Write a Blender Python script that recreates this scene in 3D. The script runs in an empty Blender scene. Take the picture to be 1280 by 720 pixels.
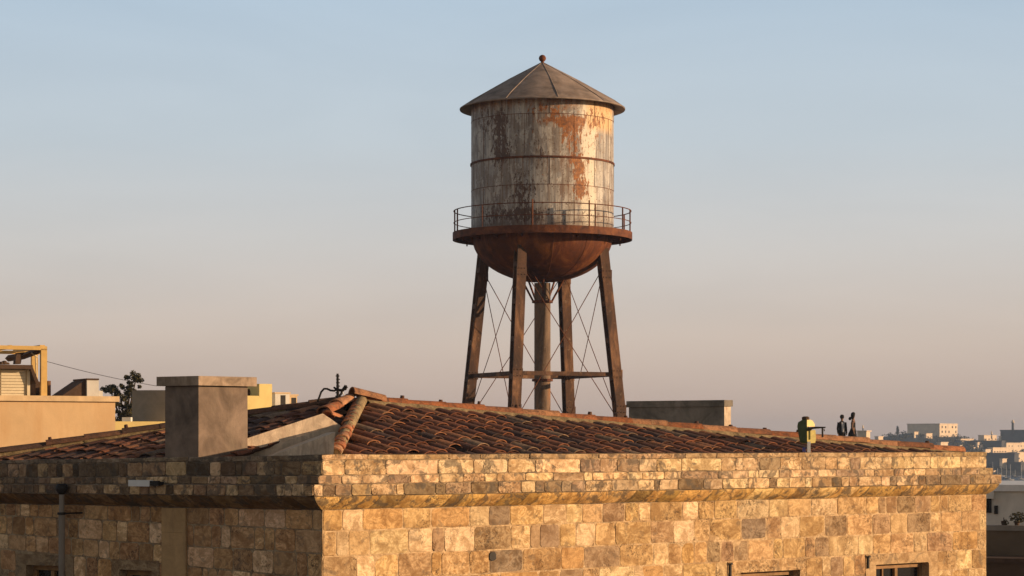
import bpy, math, random
from math import sin, cos, pi, radians, atan2, sqrt
from mathutils import Vector, Matrix, noise

random.seed(7)
R = random.random
def U(a, b): return a + (b - a) * random.random()
ZC = 14.0          # eye height
FP = 2900.0        # focal length in photo pixels (1280 wide)
HY = 555.0         # horizon row

scene = bpy.context.scene
col = scene.collection

def at(px, py, Y):
    return Vector(((px - 640) / FP * Y, Y, ZC + (HY - py) / FP * Y))

# ------------------------------------------------------------------ materials
def new_mat(name):
    m = bpy.data.materials.new(name); m.use_nodes = True
    nt = m.node_tree; nt.nodes.clear()
    out = nt.nodes.new('ShaderNodeOutputMaterial')
    b = nt.nodes.new('ShaderNodeBsdfPrincipled')
    nt.links.new(b.outputs[0], out.inputs[0])
    b.inputs['Roughness'].default_value = .85
    b.inputs['Specular IOR Level'].default_value = .25
    return m, nt, b

class N:
    """tiny node helper"""
    def __init__(s, nt): s.nt = nt
    def n(s, t, **kw):
        x = s.nt.nodes.new(t)
        for k, v in kw.items(): setattr(x, k, v)
        return x
    def l(s, a, b): s.nt.links.new(a, b)
    def setv(s, inp, v):
        if hasattr(v, 'is_output') or isinstance(v, bpy.types.NodeSocket): s.l(v, inp)
        else: inp.default_value = v
    def math(s, op, a, b=0.0, c=None, clamp=False):
        x = s.n('ShaderNodeMath', operation=op, use_clamp=clamp)
        s.setv(x.inputs[0], a); s.setv(x.inputs[1], b)
        if c is not None: s.setv(x.inputs[2], c)
        return x.outputs[0]
    def mix(s, f, a, b, mode='MIX'):
        x = s.n('ShaderNodeMix', data_type='RGBA', blend_type=mode)
        s.setv(x.inputs[0], f); s.setv(x.inputs[6], a); s.setv(x.inputs[7], b)
        return x.outputs[2]
    def noise(s, vec, scale, detail=4, rough=.55, dist=0, w=None):
        x = s.n('ShaderNodeTexNoise')
        if w is not None:
            x.noise_dimensions = '4D'; s.setv(x.inputs['W'], w)
        if vec is not None: s.l(vec, x.inputs['Vector'])
        x.inputs['Scale'].default_value = scale; x.inputs['Detail'].default_value = detail
        x.inputs['Roughness'].default_value = rough; x.inputs['Distortion'].default_value = dist
        return x.outputs[0]
    def ramp(s, f, stops):
        x = s.n('ShaderNodeValToRGB'); cr = x.color_ramp
        while len(cr.elements) > 1: cr.elements.remove(cr.elements[-1])
        cr.elements[0].position = stops[0][0]; cr.elements[0].color = c4(stops[0][1])
        for p, c in stops[1:]:
            e = cr.elements.new(p); e.color = c4(c)
        s.l(f, x.inputs[0]); return x.outputs[0]
    def obj(s): return s.n('ShaderNodeTexCoord').outputs['Object']
    def mapping(s, vec, sc):
        x = s.n('ShaderNodeMapping'); s.l(vec, x.inputs[0]); x.inputs['Scale'].default_value = sc
        return x.outputs[0]
    def bump(s, h, b, strength=.5, dist=.01):
        x = s.n('ShaderNodeBump'); x.inputs['Strength'].default_value = strength
        x.inputs['Distance'].default_value = dist
        s.l(h, x.inputs['Height']); s.l(x.outputs[0], b.inputs['Normal'])

def c4(c):
    if isinstance(c, (int, float)): return (c, c, c, 1)
    return tuple(c) if len(c) == 4 else (c[0], c[1], c[2], 1)

def attr(n, name):
    x = n.n('ShaderNodeAttribute'); x.attribute_name = name; return x

def mat_stone(name, lichen=0.0, grime=(.10, .085, .07)):
    m, nt, b = new_mat(name); n = N(nt); v = n.obj()
    t = attr(n, 'tint'); base = t.outputs['Color']; seed = t.outputs['Alpha']
    w = n.math('MULTIPLY', seed, 40.0)
    big = n.noise(v, 3.2, 4, .55, 1.6, w)
    vein = n.noise(n.mapping(v, (1, 1, 1.5)), 4.6, 5, .58, 2.6, w)
    fine = n.noise(v, 45, 4, .6, 0)
    mot = n.ramp(vein, [(.30, (.42, .35, .29)), (.42, (.80, .68, .54)), (.50, (1.0, .95, .86)), (.57, (1.5, 1.48, 1.42)), (.62, (1.05, .92, .74)), (.72, (.72, .50, .30))])
    mot = n.mix(n.math('MULTIPLY_ADD', seed, .5, .35, clamp=True), (1, 1, 1, 1), mot)
    c = n.mix(1.0, base, mot, 'MULTIPLY')
    c = n.mix(n.ramp(big, [(.48, 0), (.60, .6)]), c, n.mix(1.0, base, (.50, .40, .30, 1), 'MULTIPLY'))
    # dark cracks / veins
    vo = n.n('ShaderNodeTexVoronoi', feature='DISTANCE_TO_EDGE'); vo.inputs['Scale'].default_value = 5.5
    dv = n.n('ShaderNodeVectorMath', operation='ADD'); n.l(v, dv.inputs[0])
    nz = n.n('ShaderNodeTexNoise'); nz.inputs['Scale'].default_value = 6; nz.inputs['Detail'].default_value = 4
    n.l(v, nz.inputs['Vector']); sc = n.n('ShaderNodeVectorMath', operation='SCALE'); n.l(nz.outputs['Color'], sc.inputs[0]); sc.inputs['Scale'].default_value = .35
    n.l(sc.outputs[0], dv.inputs[1]); n.l(dv.outputs[0], vo.inputs['Vector'])
    crack = n.ramp(vo.outputs['Distance'], [(0, 1), (.018, 0)])
    crack = n.math('MULTIPLY', crack, n.ramp(n.noise(v, 2.1, 2), [(.5, 0), (.62, .55)]))
    c = n.mix(crack, c, (.13, .085, .05, 1))
    # pitted rubble patches, speckle
    pit = n.ramp(n.noise(v, 34, 3, .7, 1.0), [(.36, 1), (.47, 0)])
    pitm = n.math('MULTIPLY', pit, n.ramp(n.noise(v, 1.9, 2, .5, 0, w), [(.54, .04), (.60, .8)]))
    c = n.mix(pitm, c, (.11, .07, .045, 1))
    # lichen / soot
    lm = n.noise(v, 5.2, 6, .62, 1.0, n.math('MULTIPLY', seed, 3.0))
    lim = n.ramp(lm, [(.58 - .10 * lichen, 0), (.63 - .10 * lichen, .35 + .55 * lichen)])
    c = n.mix(lim, c, c4(grime))
    fs = n.ramp(fine, [(.3, .88), (.7, 1.1)])
    c = n.mix(1.0, c, fs, 'MULTIPLY')
    n.l(c, b.inputs['Base Color'])
    h = n.math('ADD', n.math('MULTIPLY', vein, .6), n.math('MULTIPLY', fine, .12))
    h = n.math('SUBTRACT', h, n.math('MULTIPLY', pitm, .8))
    h = n.math('SUBTRACT', h, n.math('MULTIPLY', crack, .6))
    n.bump(h, b, .7, .016)
    b.inputs['Roughness'].default_value = .92
    return m

def mat_plain(name, color, var=.15, scale=3.0, rough=.85, bump=.0, spec=.25, metal=0, streak=None):
    m, nt, b = new_mat(name); n = N(nt); v = n.obj()
    f = n.noise(v, scale, 5, .65, .6)
    g = n.noise(n.mapping(v, (1, 1, .18)), scale * 2.5, 4, .6)
    lo = tuple(x * (1 - var * 1.6) for x in color[:3]); hi = tuple(min(1, x * (1 + var)) for x in color[:3])
    c = n.ramp(f, [(.32, lo), (.68, hi)])
    if streak:
        c = n.mix(n.ramp(g, [(.5, 0), (.7, .6)]), c, c4(streak))
    n.l(c, b.inputs['Base Color'])
    if bump: n.bump(n.noise(v, scale * 8, 5, .65), b, bump, .01)
    b.inputs['Roughness'].default_value = rough; b.inputs['Metallic'].default_value = metal
    b.inputs['Specular IOR Level'].default_value = spec
    return m

def mat_tile(name):
    m, nt, b = new_mat(name); n = N(nt); v = n.obj()
    t = attr(n, 'tint'); base = t.outputs['Color']
    f = n.noise(v, 9, 6, .7, .6); g = n.noise(v, 40, 4, .65)
    c = n.mix(n.ramp(f, [(.44, 0), (.66, .75)]), base, (.06, .038, .032, 1))
    c = n.mix(n.ramp(n.noise(v, 5, 5, .7), [(.6, 0), (.72, .55)]), c, (.34, .25, .15, 1))
    c = n.mix(1.0, c, n.ramp(g, [(.3, .7), (.7, 1.25)]), 'MULTIPLY')
    n.l(c, b.inputs['Base Color']); n.bump(n.math('ADD', f, g), b, .5, .01)
    b.inputs['Roughness'].default_value = .9
    return m

def mat_tank(name, cx, cy, z0, z1):
    """white paint peeling off rusty steel plates; tank object coords are relative to its axis"""
    m, nt, b = new_mat(name); n = N(nt); v = n.obj()
    sep = n.n('ShaderNodeSeparateXYZ'); n.l(v, sep.inputs[0])
    ang = n.math('ARCTAN2', sep.outputs[0], n.math('MULTIPLY', sep.outputs[1], -1.0))   # 0 facing -Y, + to the right
    z = sep.outputs[2]
    comb = n.n('ShaderNodeCombineXYZ'); n.l(n.math('MULTIPLY', ang, 3.0), comb.inputs[0]); n.l(z, comb.inputs[1])
    cyl = comb.outputs[0]
    st = n.noise(n.mapping(cyl, (3.2, .16, 1)), 1.6, 6, .65, .2)           # long vertical streaks
    st2 = n.noise(n.mapping(cyl, (9, .25, 1)), 1.6, 4, .6, .1)
    pal = n.ramp(st, [(.34, (.15, .145, .15)), (.44, (.29, .28, .28)), (.54, (.42, .40, .375)), (.64, (.56, .53, .48))])
    c = n.mix(n.ramp(st2, [(.50, 0), (.64, .75)]), pal, (.20, .135, .09, 1))
    # large worn-to-primer areas
    lg = n.noise(cyl, .55, 5, .62, .5)
    c = n.mix(n.ramp(lg, [(.47, 0), (.56, .6)]), c, (.20, .155, .125, 1))
    lp = n.noise(n.mapping(cyl, (1.6, .7, 1)), 1.7, 8, .76, .4)
    c = n.mix(n.ramp(lp, [(.52, 0), (.56, .75)]), c, n.mix(n.ramp(st2, [(.4, 0), (.65, 1)]), (.60, .58, .55, 1), (.40, .36, .32, 1)))
    # cream stripe paints the sunlit brightness into the right side; orange zone above
    def band(x, a0, a1, soft):
        up = n.math('DIVIDE', n.math('SUBTRACT', x, a0), soft, clamp=True)
        dn = n.math('DIVIDE', n.math('SUBTRACT', a1, x), soft, clamp=True)
        return n.math('MULTIPLY', up, dn)
    wob = n.math('MULTIPLY', n.math('SUBTRACT', n.noise(n.mapping(cyl, (1.5, .5, 1)), 1.4, 5, .7), .5), .5)
    angw = n.math('ADD', ang, wob)
    c = n.mix(n.math('MULTIPLY', band(angw, .50, .84, .07), .8), c, (.76, .70, .58, 1))
    c = n.mix(n.math('MULTIPLY', n.math('MULTIPLY', band(angw, .60, 1.35, .1), band(z, 13.1, 15.2, .35)), .85), c, (.74, .50, .25, 1))
    # peel patches: three sizes of flakes, edges crisp
    rust = n.ramp(n.noise(v, 7, 6, .75), [(.32, (.11, .045, .022)), (.5, (.27, .10, .03)), (.68, (.48, .20, .06))])
    darkr = n.ramp(n.noise(v, 6, 5, .7), [(.3, (.055, .035, .028)), (.7, (.135, .07, .045))])
    def hotspot(a, zz, ra, rz):
        da = n.math('DIVIDE', n.math('SUBTRACT', ang, a), ra); dz = n.math('DIVIDE', n.math('SUBTRACT', z, zz), rz)
        q = n.math('SUBTRACT', 1.0, n.math('ADD', n.math('MULTIPLY', da, da), n.math('MULTIPLY', dz, dz)), clamp=True)
        return q
    pn = n.noise(n.mapping(cyl, (1.7, .65, 1)), 3.4, 9, .78, .3)
    boost = 0.0
    for (a, zz, ra, rz, k) in [(.22, 13.55, .42, .35, .22), (.42, 13.1, .24, .95, .23), (.80, 13.75, .35, .5, .17), (.05, 14.0, .4, .3, .17), (.50, 11.0, .13, 1.1, .24), (.62, 10.7, .15, .7, .15), (.5, 11.9, .25, .6, .17), (.8, 13.0, .2, .8, .10)]:
        boost = n.math('ADD', boost, n.math('MULTIPLY', hotspot(a, zz, ra, rz), k * .78))
    f = n.math('ADD', pn, boost)
    c = n.mix(n.ramp(f, [(.615, 0), (.625, 1)]), c, rust)
    boost2 = 0.0
    for (a, zz, ra, rz, k) in [(-.62, 12.4, .22, 1.0, .21), (-.62, 13.6, .16, .8, .19), (-.30, 10.6, .22, 1.1, .15), (-.22, 9.6, .4, .4, .21), (-.05, 12.2, .1, .9, .12), (-.9, 13.6, .3, .9, .13), (-.75, 9.7, .4, .5, .15), (.9, 9.6, .5, .5, .08)]:
        boost2 = n.math('ADD', boost2, n.math('MULTIPLY', hotspot(a, zz, ra, rz), k * .82))
    pn2 = n.noise(n.mapping(cyl, (1.8, .75, 1)), 3.8, 9, .8, .3)
    c = n.mix(n.ramp(n.math('ADD', pn2, boost2), [(.60, 0), (.612, .95)]), c, darkr)
    fl = n.noise(cyl, 7.5, 5, .7, .2)
    c = n.mix(n.ramp(fl, [(.615, 0), (.625, .9)]), c, darkr)
    for zz_ in (12.03, 13.83, 10.86):
        dz_ = n.math('SUBTRACT', zz_, z); below = n.math('MULTIPLY', n.math('GREATER_THAN', dz_, 0.0), n.math('SUBTRACT', 1.0, n.math('DIVIDE', dz_, .9), clamp=True))
        sk = n.ramp(n.noise(n.mapping(cyl, (5.5, .06, 1)), 2.2, 3, .6), [(.50, 0), (.66, 1)])
        c = n.mix(n.math('MULTIPLY', n.math('MULTIPLY', below, sk), .8), c, (.17, .075, .035, 1))
    # rust weeping from the rim and along the bottom
    topz = n.math('ADD', z, n.math('MULTIPLY', n.noise(n.mapping(cyl, (4, .1, 1)), 1.5, 4), 1.5))
    tm = n.math('DIVIDE', n.math('SUBTRACT', topz, 14.75), .55, clamp=True)
    c = n.mix(n.math('MULTIPLY', tm, .75), c, rust)
    bz = n.math('ADD', z, n.math('MULTIPLY', n.noise(cyl, 1.6, 5, .7), -1.3))
    bm_ = n.math('DIVIDE', n.math('SUBTRACT', 9.05, bz), .5, clamp=True)
    c = n.mix(n.math('MULTIPLY', bm_, .6), c, darkr)
    n.l(c, b.inputs['Base Color'])
    n.bump(n.math('ADD', n.math('MULTIPLY', f, 1.0), st2), b, .35, .02)
    b.inputs['Roughness'].default_value = .6; b.inputs['Specular IOR Level'].default_value = .3
    return m

def mat_rust(name, dark=(.05, .026, .018), mid=(.15, .06, .028), hi=(.30, .13, .05), paint=None, scale=1.6, streaks=True):
    m, nt, b = new_mat(name); n = N(nt); v = n.obj()
    vv = n.mapping(v, (1, 1, .3)) if streaks else v
    f = n.noise(vv, scale, 7, .7, .6)
    c = n.ramp(f, [(.32, dark), (.52, mid), (.70, hi)])
    if paint:
        c = n.mix(n.ramp(n.noise(v, scale * 3, 7, .75), [(.60, 0), (.68, .6)]), c, c4(paint))
    g = n.noise(v, 25, 4, .7)
    c = n.mix(1.0, c, n.ramp(g, [(.3, .75), (.7, 1.2)]), 'MULTIPLY')
    n.l(c, b.inputs['Base Color']); n.bump(g, b, .4, .01)
    b.inputs['Roughness'].default_value = .75
    return m

M = {}
M['stone'] = mat_stone('wall_stone', .12)
M['cornice'] = mat_stone('cornice_stone', .62)
M['dressed'] = mat_plain('dressed_sandstone', (.48, .31, .155), .12, 5, .9, .35, streak=(.30, .2, .11))
M['tile'] = mat_tile('clay_tile')
M['deck'] = mat_plain('roof_shade_deck', (.06, .035, .025), .2)  # dark tone stands for the shade beneath the tiles
M['bed'] = mat_plain('mortar_bed', (.32, .235, .13), .35, 9, .95, .8, streak=(.12, .10, .06))
M['concrete'] = mat_plain('chimney_concrete', (.22, .165, .13), .28, 2.6, .92, .5, streak=(.27, .215, .165))
M['capc'] = mat_plain('chimney_cap', (.36, .27, .20), .3, 6, .9, .6, streak=(.2, .14, .1))
M['plaster'] = mat_plain('plaster', (.66, .53, .40), .2, 6, .92, .7, streak=(.36, .25, .18))
M['rust'] = mat_rust('rusty_steel', (.035, .02, .015), (.10, .05, .03), (.30, .16, .085), paint=(.36, .27, .19), scale=1.6)
M['rustr'] = mat_rust('rusty_walkway', (.05, .02, .012), (.13, .042, .018), (.22, .08, .03), scale=2.5, streaks=False)
M['bowl'] = mat_rust('rusty_bowl', (.045, .017, .011), (.12, .036, .014), (.27, .10, .028), scale=1.3)
M['pipe'] = mat_rust('riser_pipe', (.08, .05, .035), (.19, .13, .09), (.30, .13, .05), paint=(.33, .28, .21), scale=1.8)
M['cone'] = mat_plain('tank_roof_sheet', (.285, .225, .19), .3, 1.5, .7, .2, streak=(.27, .19, .14))
M['dark'] = mat_plain('dark_iron', (.022, .018, .017), .2, 5, .6)
M['wood'] = mat_plain('window_timber', (.30, .17, .075), .25, 8, .7)
M['glass'] = mat_plain('window_glass', (.012, .012, .014), .1, 5, .12, spec=.5)
M['ochre'] = mat_plain('ochre_render', (.64, .445, .25), .07, 1.2, .95, .3, streak=(.56, .35, .175))
M['ochre2'] = mat_plain('ochre_coping', (.68, .50, .30), .12, 3, .95, .3)
M['yellow'] = mat_plain('yellow_render', (.70, .56, .24), .07, 1.5, .95)
M['cream'] = mat_plain('cream_metal', (.66, .57, .40), .06, 4, .6)
M['ypaint'] = mat_plain('yellow_painted_steel', (.62, .41, .14), .1, 4, .6)
M['brown'] = mat_plain('dark_brown_board', (.085, .05, .033), .2, 5, .8)
M['white'] = mat_plain('white_render', (.62, .60, .56), .08, 2.0, .9)
M['whitem'] = mat_plain('white_metal', (.72, .72, .72), .05, 5, .5)
M['grey'] = mat_plain('grey_render', (.25, .22, .19), .12, 1.5, .92, .3)
M['oldgrey'] = mat_plain('weathered_cement', (.25, .22, .185), .3, 2.2, .95, .6, streak=(.13, .12, .10))
M['tan'] = mat_plain('tan_render', (.145, .105, .07), .12, 1.5, .92, .2)
M['green'] = mat_plain('dark_green_paint', (.075, .105, .035), .2, 9, .55)
M['green2'] = mat_plain('olive_paint', (.44, .36, .075), .15, 12, .5)
M['cream_dome'] = mat_plain('pale_yellow_dome', (.80, .62, .22), .1, 9, .4)
M['bark'] = mat_plain('bark', (.07, .05, .035), .3, 8, .95)
M['leaf'] = mat_plain('foliage', (.075, .066, .028), .45, 6, .8)
M['skin'] = mat_plain('skin', (.24, .13, .085), .05, 8, .6)
M['black'] = mat_plain('black_cloth', (.016, .014, .016), .2, 8, .9)
M['shirt'] = mat_plain('white_cloth', (.65, .65, .68), .05, 8, .9)
M['hair'] = mat_plain('black_hair', (.012, .009, .008), .2, 20, .7)
M['ground'] = mat_plain('dry_earth', (.12, .10, .075), .3, .02, .95)
M['hill'] = mat_plain('scrub_hillside', (.022, .026, .028), .3, .05, .95)
M['farshade'] = mat_plain('far_shaded_stone', (.10, .10, .105), .2, .15, .95)  # shade of distant buildings put into a dark blue-grey
M['farlit'] = mat_plain('far_sunlit_stone', (.78, .62, .45), .12, .3, .95)  # sunlit tone of distant walls put into the colour
M['blue'] = mat_plain('blue_plastic', (.13, .14, .40), .1, 8, .5)
m, nt, b = new_mat('sea_water'); n = N(nt)
b.inputs['Base Color'].default_value = (.012, .022, .05, 1); b.inputs['Roughness'].default_value = .5; b.inputs['Specular IOR Level'].default_value = .12
n.bump(n.noise(n.obj(), .25, 4), b, .5, .5); M['water'] = m

# ------------------------------------------------------------------ mesh helpers
def wloc(o):
    v = Vector((0, 0, 0))
    while o is not None:
        v = v + o.location; o = o.parent
    return v

def setp(o, label=None, cat=None, group=None, kind=None):
    if label: o['label'] = label
    if cat: o['category'] = cat
    if group: o['group'] = group
    if kind: o['kind'] = kind
    return o

def empty(name, loc, label=None, cat=None, group=None):
    o = bpy.data.objects.new(name, None); o.location = Vector(loc); o.empty_display_size = .3
    col.objects.link(o); return setp(o, label, cat, group)

class MB:
    def __init__(s): s.v = []; s.f = []; s.c = []; s.cur = (.5, .5, .5, .5); s.sm = []
    def face(s, pts, smooth=False):
        i = len(s.v); s.v += [Vector(p) for p in pts]; s.f.append(tuple(range(i, i + len(pts))))
        s.c.append(s.cur); s.sm.append(smooth)
    def grid(s, rows, smooth=True, close=False, closev=False):
        i = len(s.v); nr = len(rows); nc = len(rows[0])
        for r in rows: s.v += [Vector(p) for p in r]
        for a in range(nr - (0 if closev else 1)):
            for q in range(nc - (0 if close else 1)):
                a2 = (a + 1) % nr; q2 = (q + 1) % nc
                s.f.append((i + a * nc + q, i + a * nc + q2, i + a2 * nc + q2, i + a2 * nc + q))
                s.c.append(s.cur); s.sm.append(smooth)
    def hexa(s, p):   # 8 pts: bottom 4 ccw, top 4 ccw
        i = len(s.v); s.v += [Vector(q) for q in p]
        for f in ((3, 2, 1, 0), (4, 5, 6, 7), (0, 1, 5, 4), (1, 2, 6, 5), (2, 3, 7, 6), (3, 0, 4, 7)):
            s.f.append(tuple(i + k for k in f)); s.c.append(s.cur); s.sm.append(False)
    def obox(s, o, a, b, c):   # origin corner + 3 edge vectors
        o = Vector(o); a = Vector(a); b = Vector(b); c = Vector(c)
        s.hexa([o, o + a, o + a + b, o + b, o + c, o + a + c, o + a + b + c, o + b + c])
    def cbox(s, cen, a, b, c):
        a = Vector(a); b = Vector(b); c = Vector(c); s.obox(Vector(cen) - a / 2 - b / 2 - c / 2, a, b, c)
    def prism(s, poly, ext):   # closed polygon extruded by ext
        ext = Vector(ext); p = [Vector(q) for q in poly]; q = [x + ext for x in p]; n_ = len(p)
        s.face(p); s.face(list(reversed(q)))
        for k in range(n_):
            k2 = (k + 1) % n_; s.face([p[k], q[k], q[k2], p[k2]])
    def tube(s, pts, r, seg=8, cap=True, smooth=True):
        pts = [Vector(p) for p in pts]; rr = r if isinstance(r, (list, tuple)) else [r] * len(pts)
        rows = []
        ref = None
        for k, p in enumerate(pts):
            d = (pts[min(k + 1, len(pts) - 1)] - pts[max(k - 1, 0)]).normalized()
            if ref is None: ref = Vector((0, 0, 1)) if abs(d.z) < .9 else Vector((1, 0, 0))
            x = d.cross(ref).normalized(); y = x.cross(d).normalized(); ref = y
            rows.append([p + (x * cos(2 * pi * j / seg) + y * sin(2 * pi * j / seg)) * rr[k] for j in range(seg)])
        s.grid(rows, smooth, True)
        if cap: s.face(list(reversed(rows[0]))); s.face(rows[-1])
    def lathe(s, prof, cen, seg=48, smooth=True):
        cx, cy = cen[0], cen[1]
        rows = [[Vector((cx + r * cos(2 * pi * j / seg), cy + r * sin(2 * pi * j / seg), z)) for j in range(seg)] for r, z in prof]
        s.grid(rows, smooth, True)
    def build(s, name, mat, parent=None, label=None, cat=None, group=None, kind=None, origin=None, autos=None):
        off = wloc(parent) if parent is not None else (Vector(origin) if origin is not None else Vector((0, 0, 0)))
        me = bpy.data.meshes.new(name)
        me.from_pydata([tuple(v - off) for v in s.v], [], s.f)
        ca = me.color_attributes.new('tint', 'FLOAT_COLOR', 'CORNER')
        arr = []
        for f, c in zip(s.f, s.c): arr += list(c) * len(f)
        ca.data.foreach_set('color', arr)
        me.polygons.foreach_set('use_smooth', s.sm)
        me.materials.append(mat); me.update()
        o = bpy.data.objects.new(name, me); col.objects.link(o)
        if parent is not None: o.parent = parent
        elif origin is not None: o.location = Vector(origin)
        return setp(o, label, cat, group, kind)

Zv = Vector((0, 0, 1))
def dirv(phi):    # horizontal unit vector: phi degrees from facing the camera (-Y) to the right (+X)
    a = radians(phi); return Vector((sin(a), -cos(a), 0))
nR = dirv(41.6); uR = Vector((cos(radians(41.6)), sin(radians(41.6)), 0))
nL = dirv(-34.3); uL = Vector((-cos(radians(34.3)), sin(radians(34.3)), 0))

# ------------------------------------------------------------------ the stone building
Cc = Vector((-2.207, 27.0, ZC))
LR, LL = 12.62, 6.6
Tm = 1.5
Vc = nR - uR * Tm                         # corner mitre direction
kL = Vc.dot(nL); kLu = Vc.dot(uL)
house = empty('stone_building', (Cc.x, Cc.y, 0),
    'old honey coloured stone building with moulded cornice and clay tiled roof in the foreground', 'building')

def wob(s, z, k):   # old masonry is never dead straight
    return .007 * noise.noise(Vector((s * 1.15, z * 2.0, k))) + .003 * noise.noise(Vector((s * 4.5, z * 5.0, k + 9)))
def FR(s, d, z): return Cc + uR * s + nR * (d + wob(s, z, 3)) + Zv * (z + wob(s, z, 0) * 1.2)
def FL(s, d, z): return Cc + uL * s + nL * (d + wob(s, z, 7)) + Zv * (z + wob(s, z, 11) * 1.2)

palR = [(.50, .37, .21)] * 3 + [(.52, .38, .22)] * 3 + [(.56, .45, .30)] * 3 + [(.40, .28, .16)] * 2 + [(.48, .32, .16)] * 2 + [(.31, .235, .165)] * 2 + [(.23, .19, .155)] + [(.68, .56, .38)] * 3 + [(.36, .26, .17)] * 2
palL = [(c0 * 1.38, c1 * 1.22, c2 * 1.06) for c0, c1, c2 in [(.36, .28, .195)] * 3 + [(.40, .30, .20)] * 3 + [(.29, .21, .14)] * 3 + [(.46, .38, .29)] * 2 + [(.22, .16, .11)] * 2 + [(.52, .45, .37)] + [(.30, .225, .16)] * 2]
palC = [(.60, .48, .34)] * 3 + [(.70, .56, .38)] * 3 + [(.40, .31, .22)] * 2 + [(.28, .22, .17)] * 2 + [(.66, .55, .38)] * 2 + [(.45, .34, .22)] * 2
palCL = [(c0 * 1.2, c1 * 1.1, c2 * 1.0) for c0, c1, c2 in [(.32, .26, .20)] * 3 + [(.40, .33, .25)] * 3 + [(.17, .14, .115)] * 2 + [(.12, .10, .085)] * 2 + [(.54, .46, .34)] * 2]  # left cornice stones, darker overall than the front ones
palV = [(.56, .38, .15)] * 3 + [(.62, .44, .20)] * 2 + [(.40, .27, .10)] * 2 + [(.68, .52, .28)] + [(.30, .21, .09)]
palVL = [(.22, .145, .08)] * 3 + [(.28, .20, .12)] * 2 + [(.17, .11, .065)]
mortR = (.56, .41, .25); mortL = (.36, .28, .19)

def pick(pal):
    c = random.choice(pal); k = U(.93, 1.1); mn = [sum(q[i_] for q in pal) / len(pal) for i_ in range(3)]; c = tuple(a_ * .88 + m_ * .12 for a_, m_ in zip(c, mn)); c = (c[0] * 1.08, c[1] * 1.01, c[2] * .92)
    return (min(1, c[0] * k), min(1, c[1] * k * U(.97, 1.03)), min(1, c[2] * k * U(.94, 1.06)), R())

def block(mb, F, s0, s1, za, zb, d, gap, proud, pal):
    """za(s), zb(s) = lower / upper boundary"""
    g = gap
    a, b = s0 + g, s1 - g
    if b - a < .03: return
    mb.cur = pick(pal)
    cut = min(.02, (b - a) * .2)
    def ring(ins, dd, jit, tilt):
        pts = []
        lo = lambda s: za(s) + g + ins; hi = lambda s: zb(s) - g - ins
        A, B = a + ins, b - ins
        seq = [(A + cut, 0), ((A + B) / 2, 0), (B - cut, 0), (B, .12), (B, .88), (B - cut, 1), ((A + B) / 2, 1), (A + cut, 1), (A, .88), (A, .12)]
        for i, (s, t) in enumerate(seq):
            z = lo(s) + (hi(s) - lo(s)) * t
            pts.append(F(s + jit[i][0], dd + tilt[0] * (s - (A + B) / 2) + tilt[1] * (t - .5), z + jit[i][1]))
        return pts
    jit = [(U(-.006, .006), U(-.004, .004)) for _ in range(10)]
    tl = (U(-.008, .008), U(-.002, .002))
    r0 = ring(0, d - .006, jit, (0, 0)); r1 = ring(.002, d + proud * .6, jit, tl); r2 = ring(.009, d + proud, jit, tl)
    mb.grid([r0, r1, r2], False, True); mb.face(r2)

def subtract(iv, ops):
    out = [iv]
    for (a, b) in ops:
        nxt = []
        for (p, q) in out:
            if b <= p or a >= q: nxt.append((p, q)); continue
            if a > p: nxt.append((p, a))
            if b < q: nxt.append((b, q))
        out = nxt
    return out

def course(mb, F, s0, s1, za, zb, d, wmin, wmax, pal, gap=.007, proud=.004, ops=()):
    for (p, q) in subtract((s0, s1), ops):
        s = p
        while s < q - 1e-6:
            w = U(wmin, wmax)
            if R() < .25: w *= .6
            e = s + w
            if q - e < wmin * .6: e = q
            block(mb, F, s, e, za, zb, d, gap, proud, pal); s = e

def backing(mb, F, s0, s1, ztop, zbot, ops, d):
    xs = sorted({s0, s1} | {o[0] for o in ops} | {o[1] for o in ops}); zs = sorted({zbot, ztop} | {o[2] for o in ops} | {o[3] for o in ops})
    for i in range(len(xs) - 1):
        for j in range(len(zs) - 1):
            cx = (xs[i] + xs[i + 1]) / 2; cz = (zs[j] + zs[j + 1]) / 2
            if any(o[0] < cx < o[1] and o[2] < cz < o[3] for o in ops): continue
            mb.face([F(xs[i], d, zs[j]), F(xs[i + 1], d, zs[j]), F(xs[i + 1], d, zs[j + 1]), F(xs[i], d, zs[j + 1])])

# window openings  (s0, s1, zbottom, ztop)  and the surround around them (jamb widths)
openR = [(7.12, 8.35, -3.12, -1.76), (10.0, 11.22, -3.12, -1.755)]
surR = [(6.86, 8.47), (9.77, 11.43)]
openL = [(4.16, 4.86, -2.9, -1.546), (2.68, 3.22, -2.9, -1.56)]
surL = [(4.02, 5.05), (2.56, 3.36)]

# front (right-hand) facade
mb = MB(); mb.cur = (*mortR, .3)
backing(mb, FR, 0, LR, -.70, -14, openR, 0)
zr = [-.763, -1.015, -1.313, -1.60]
while zr[-1] > -13.6: zr.append(zr[-1] - .29)
for i in range(len(zr) - 1):
    zt, zb_ = zr[i], zr[i + 1]
    ops = [s_ for s_, o in zip(surR, openR) if zt < -1.5 and zt > -3.3]
    wig = [U(-.004, .004) for _ in range(3)]
    course(mb, FR, 0, LR, (lambda s, z=zb_: z), (lambda s, z=zt: z), .002, .26, .66, palR, ops=ops)
mb.build('wall', M['stone'], house)

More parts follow.
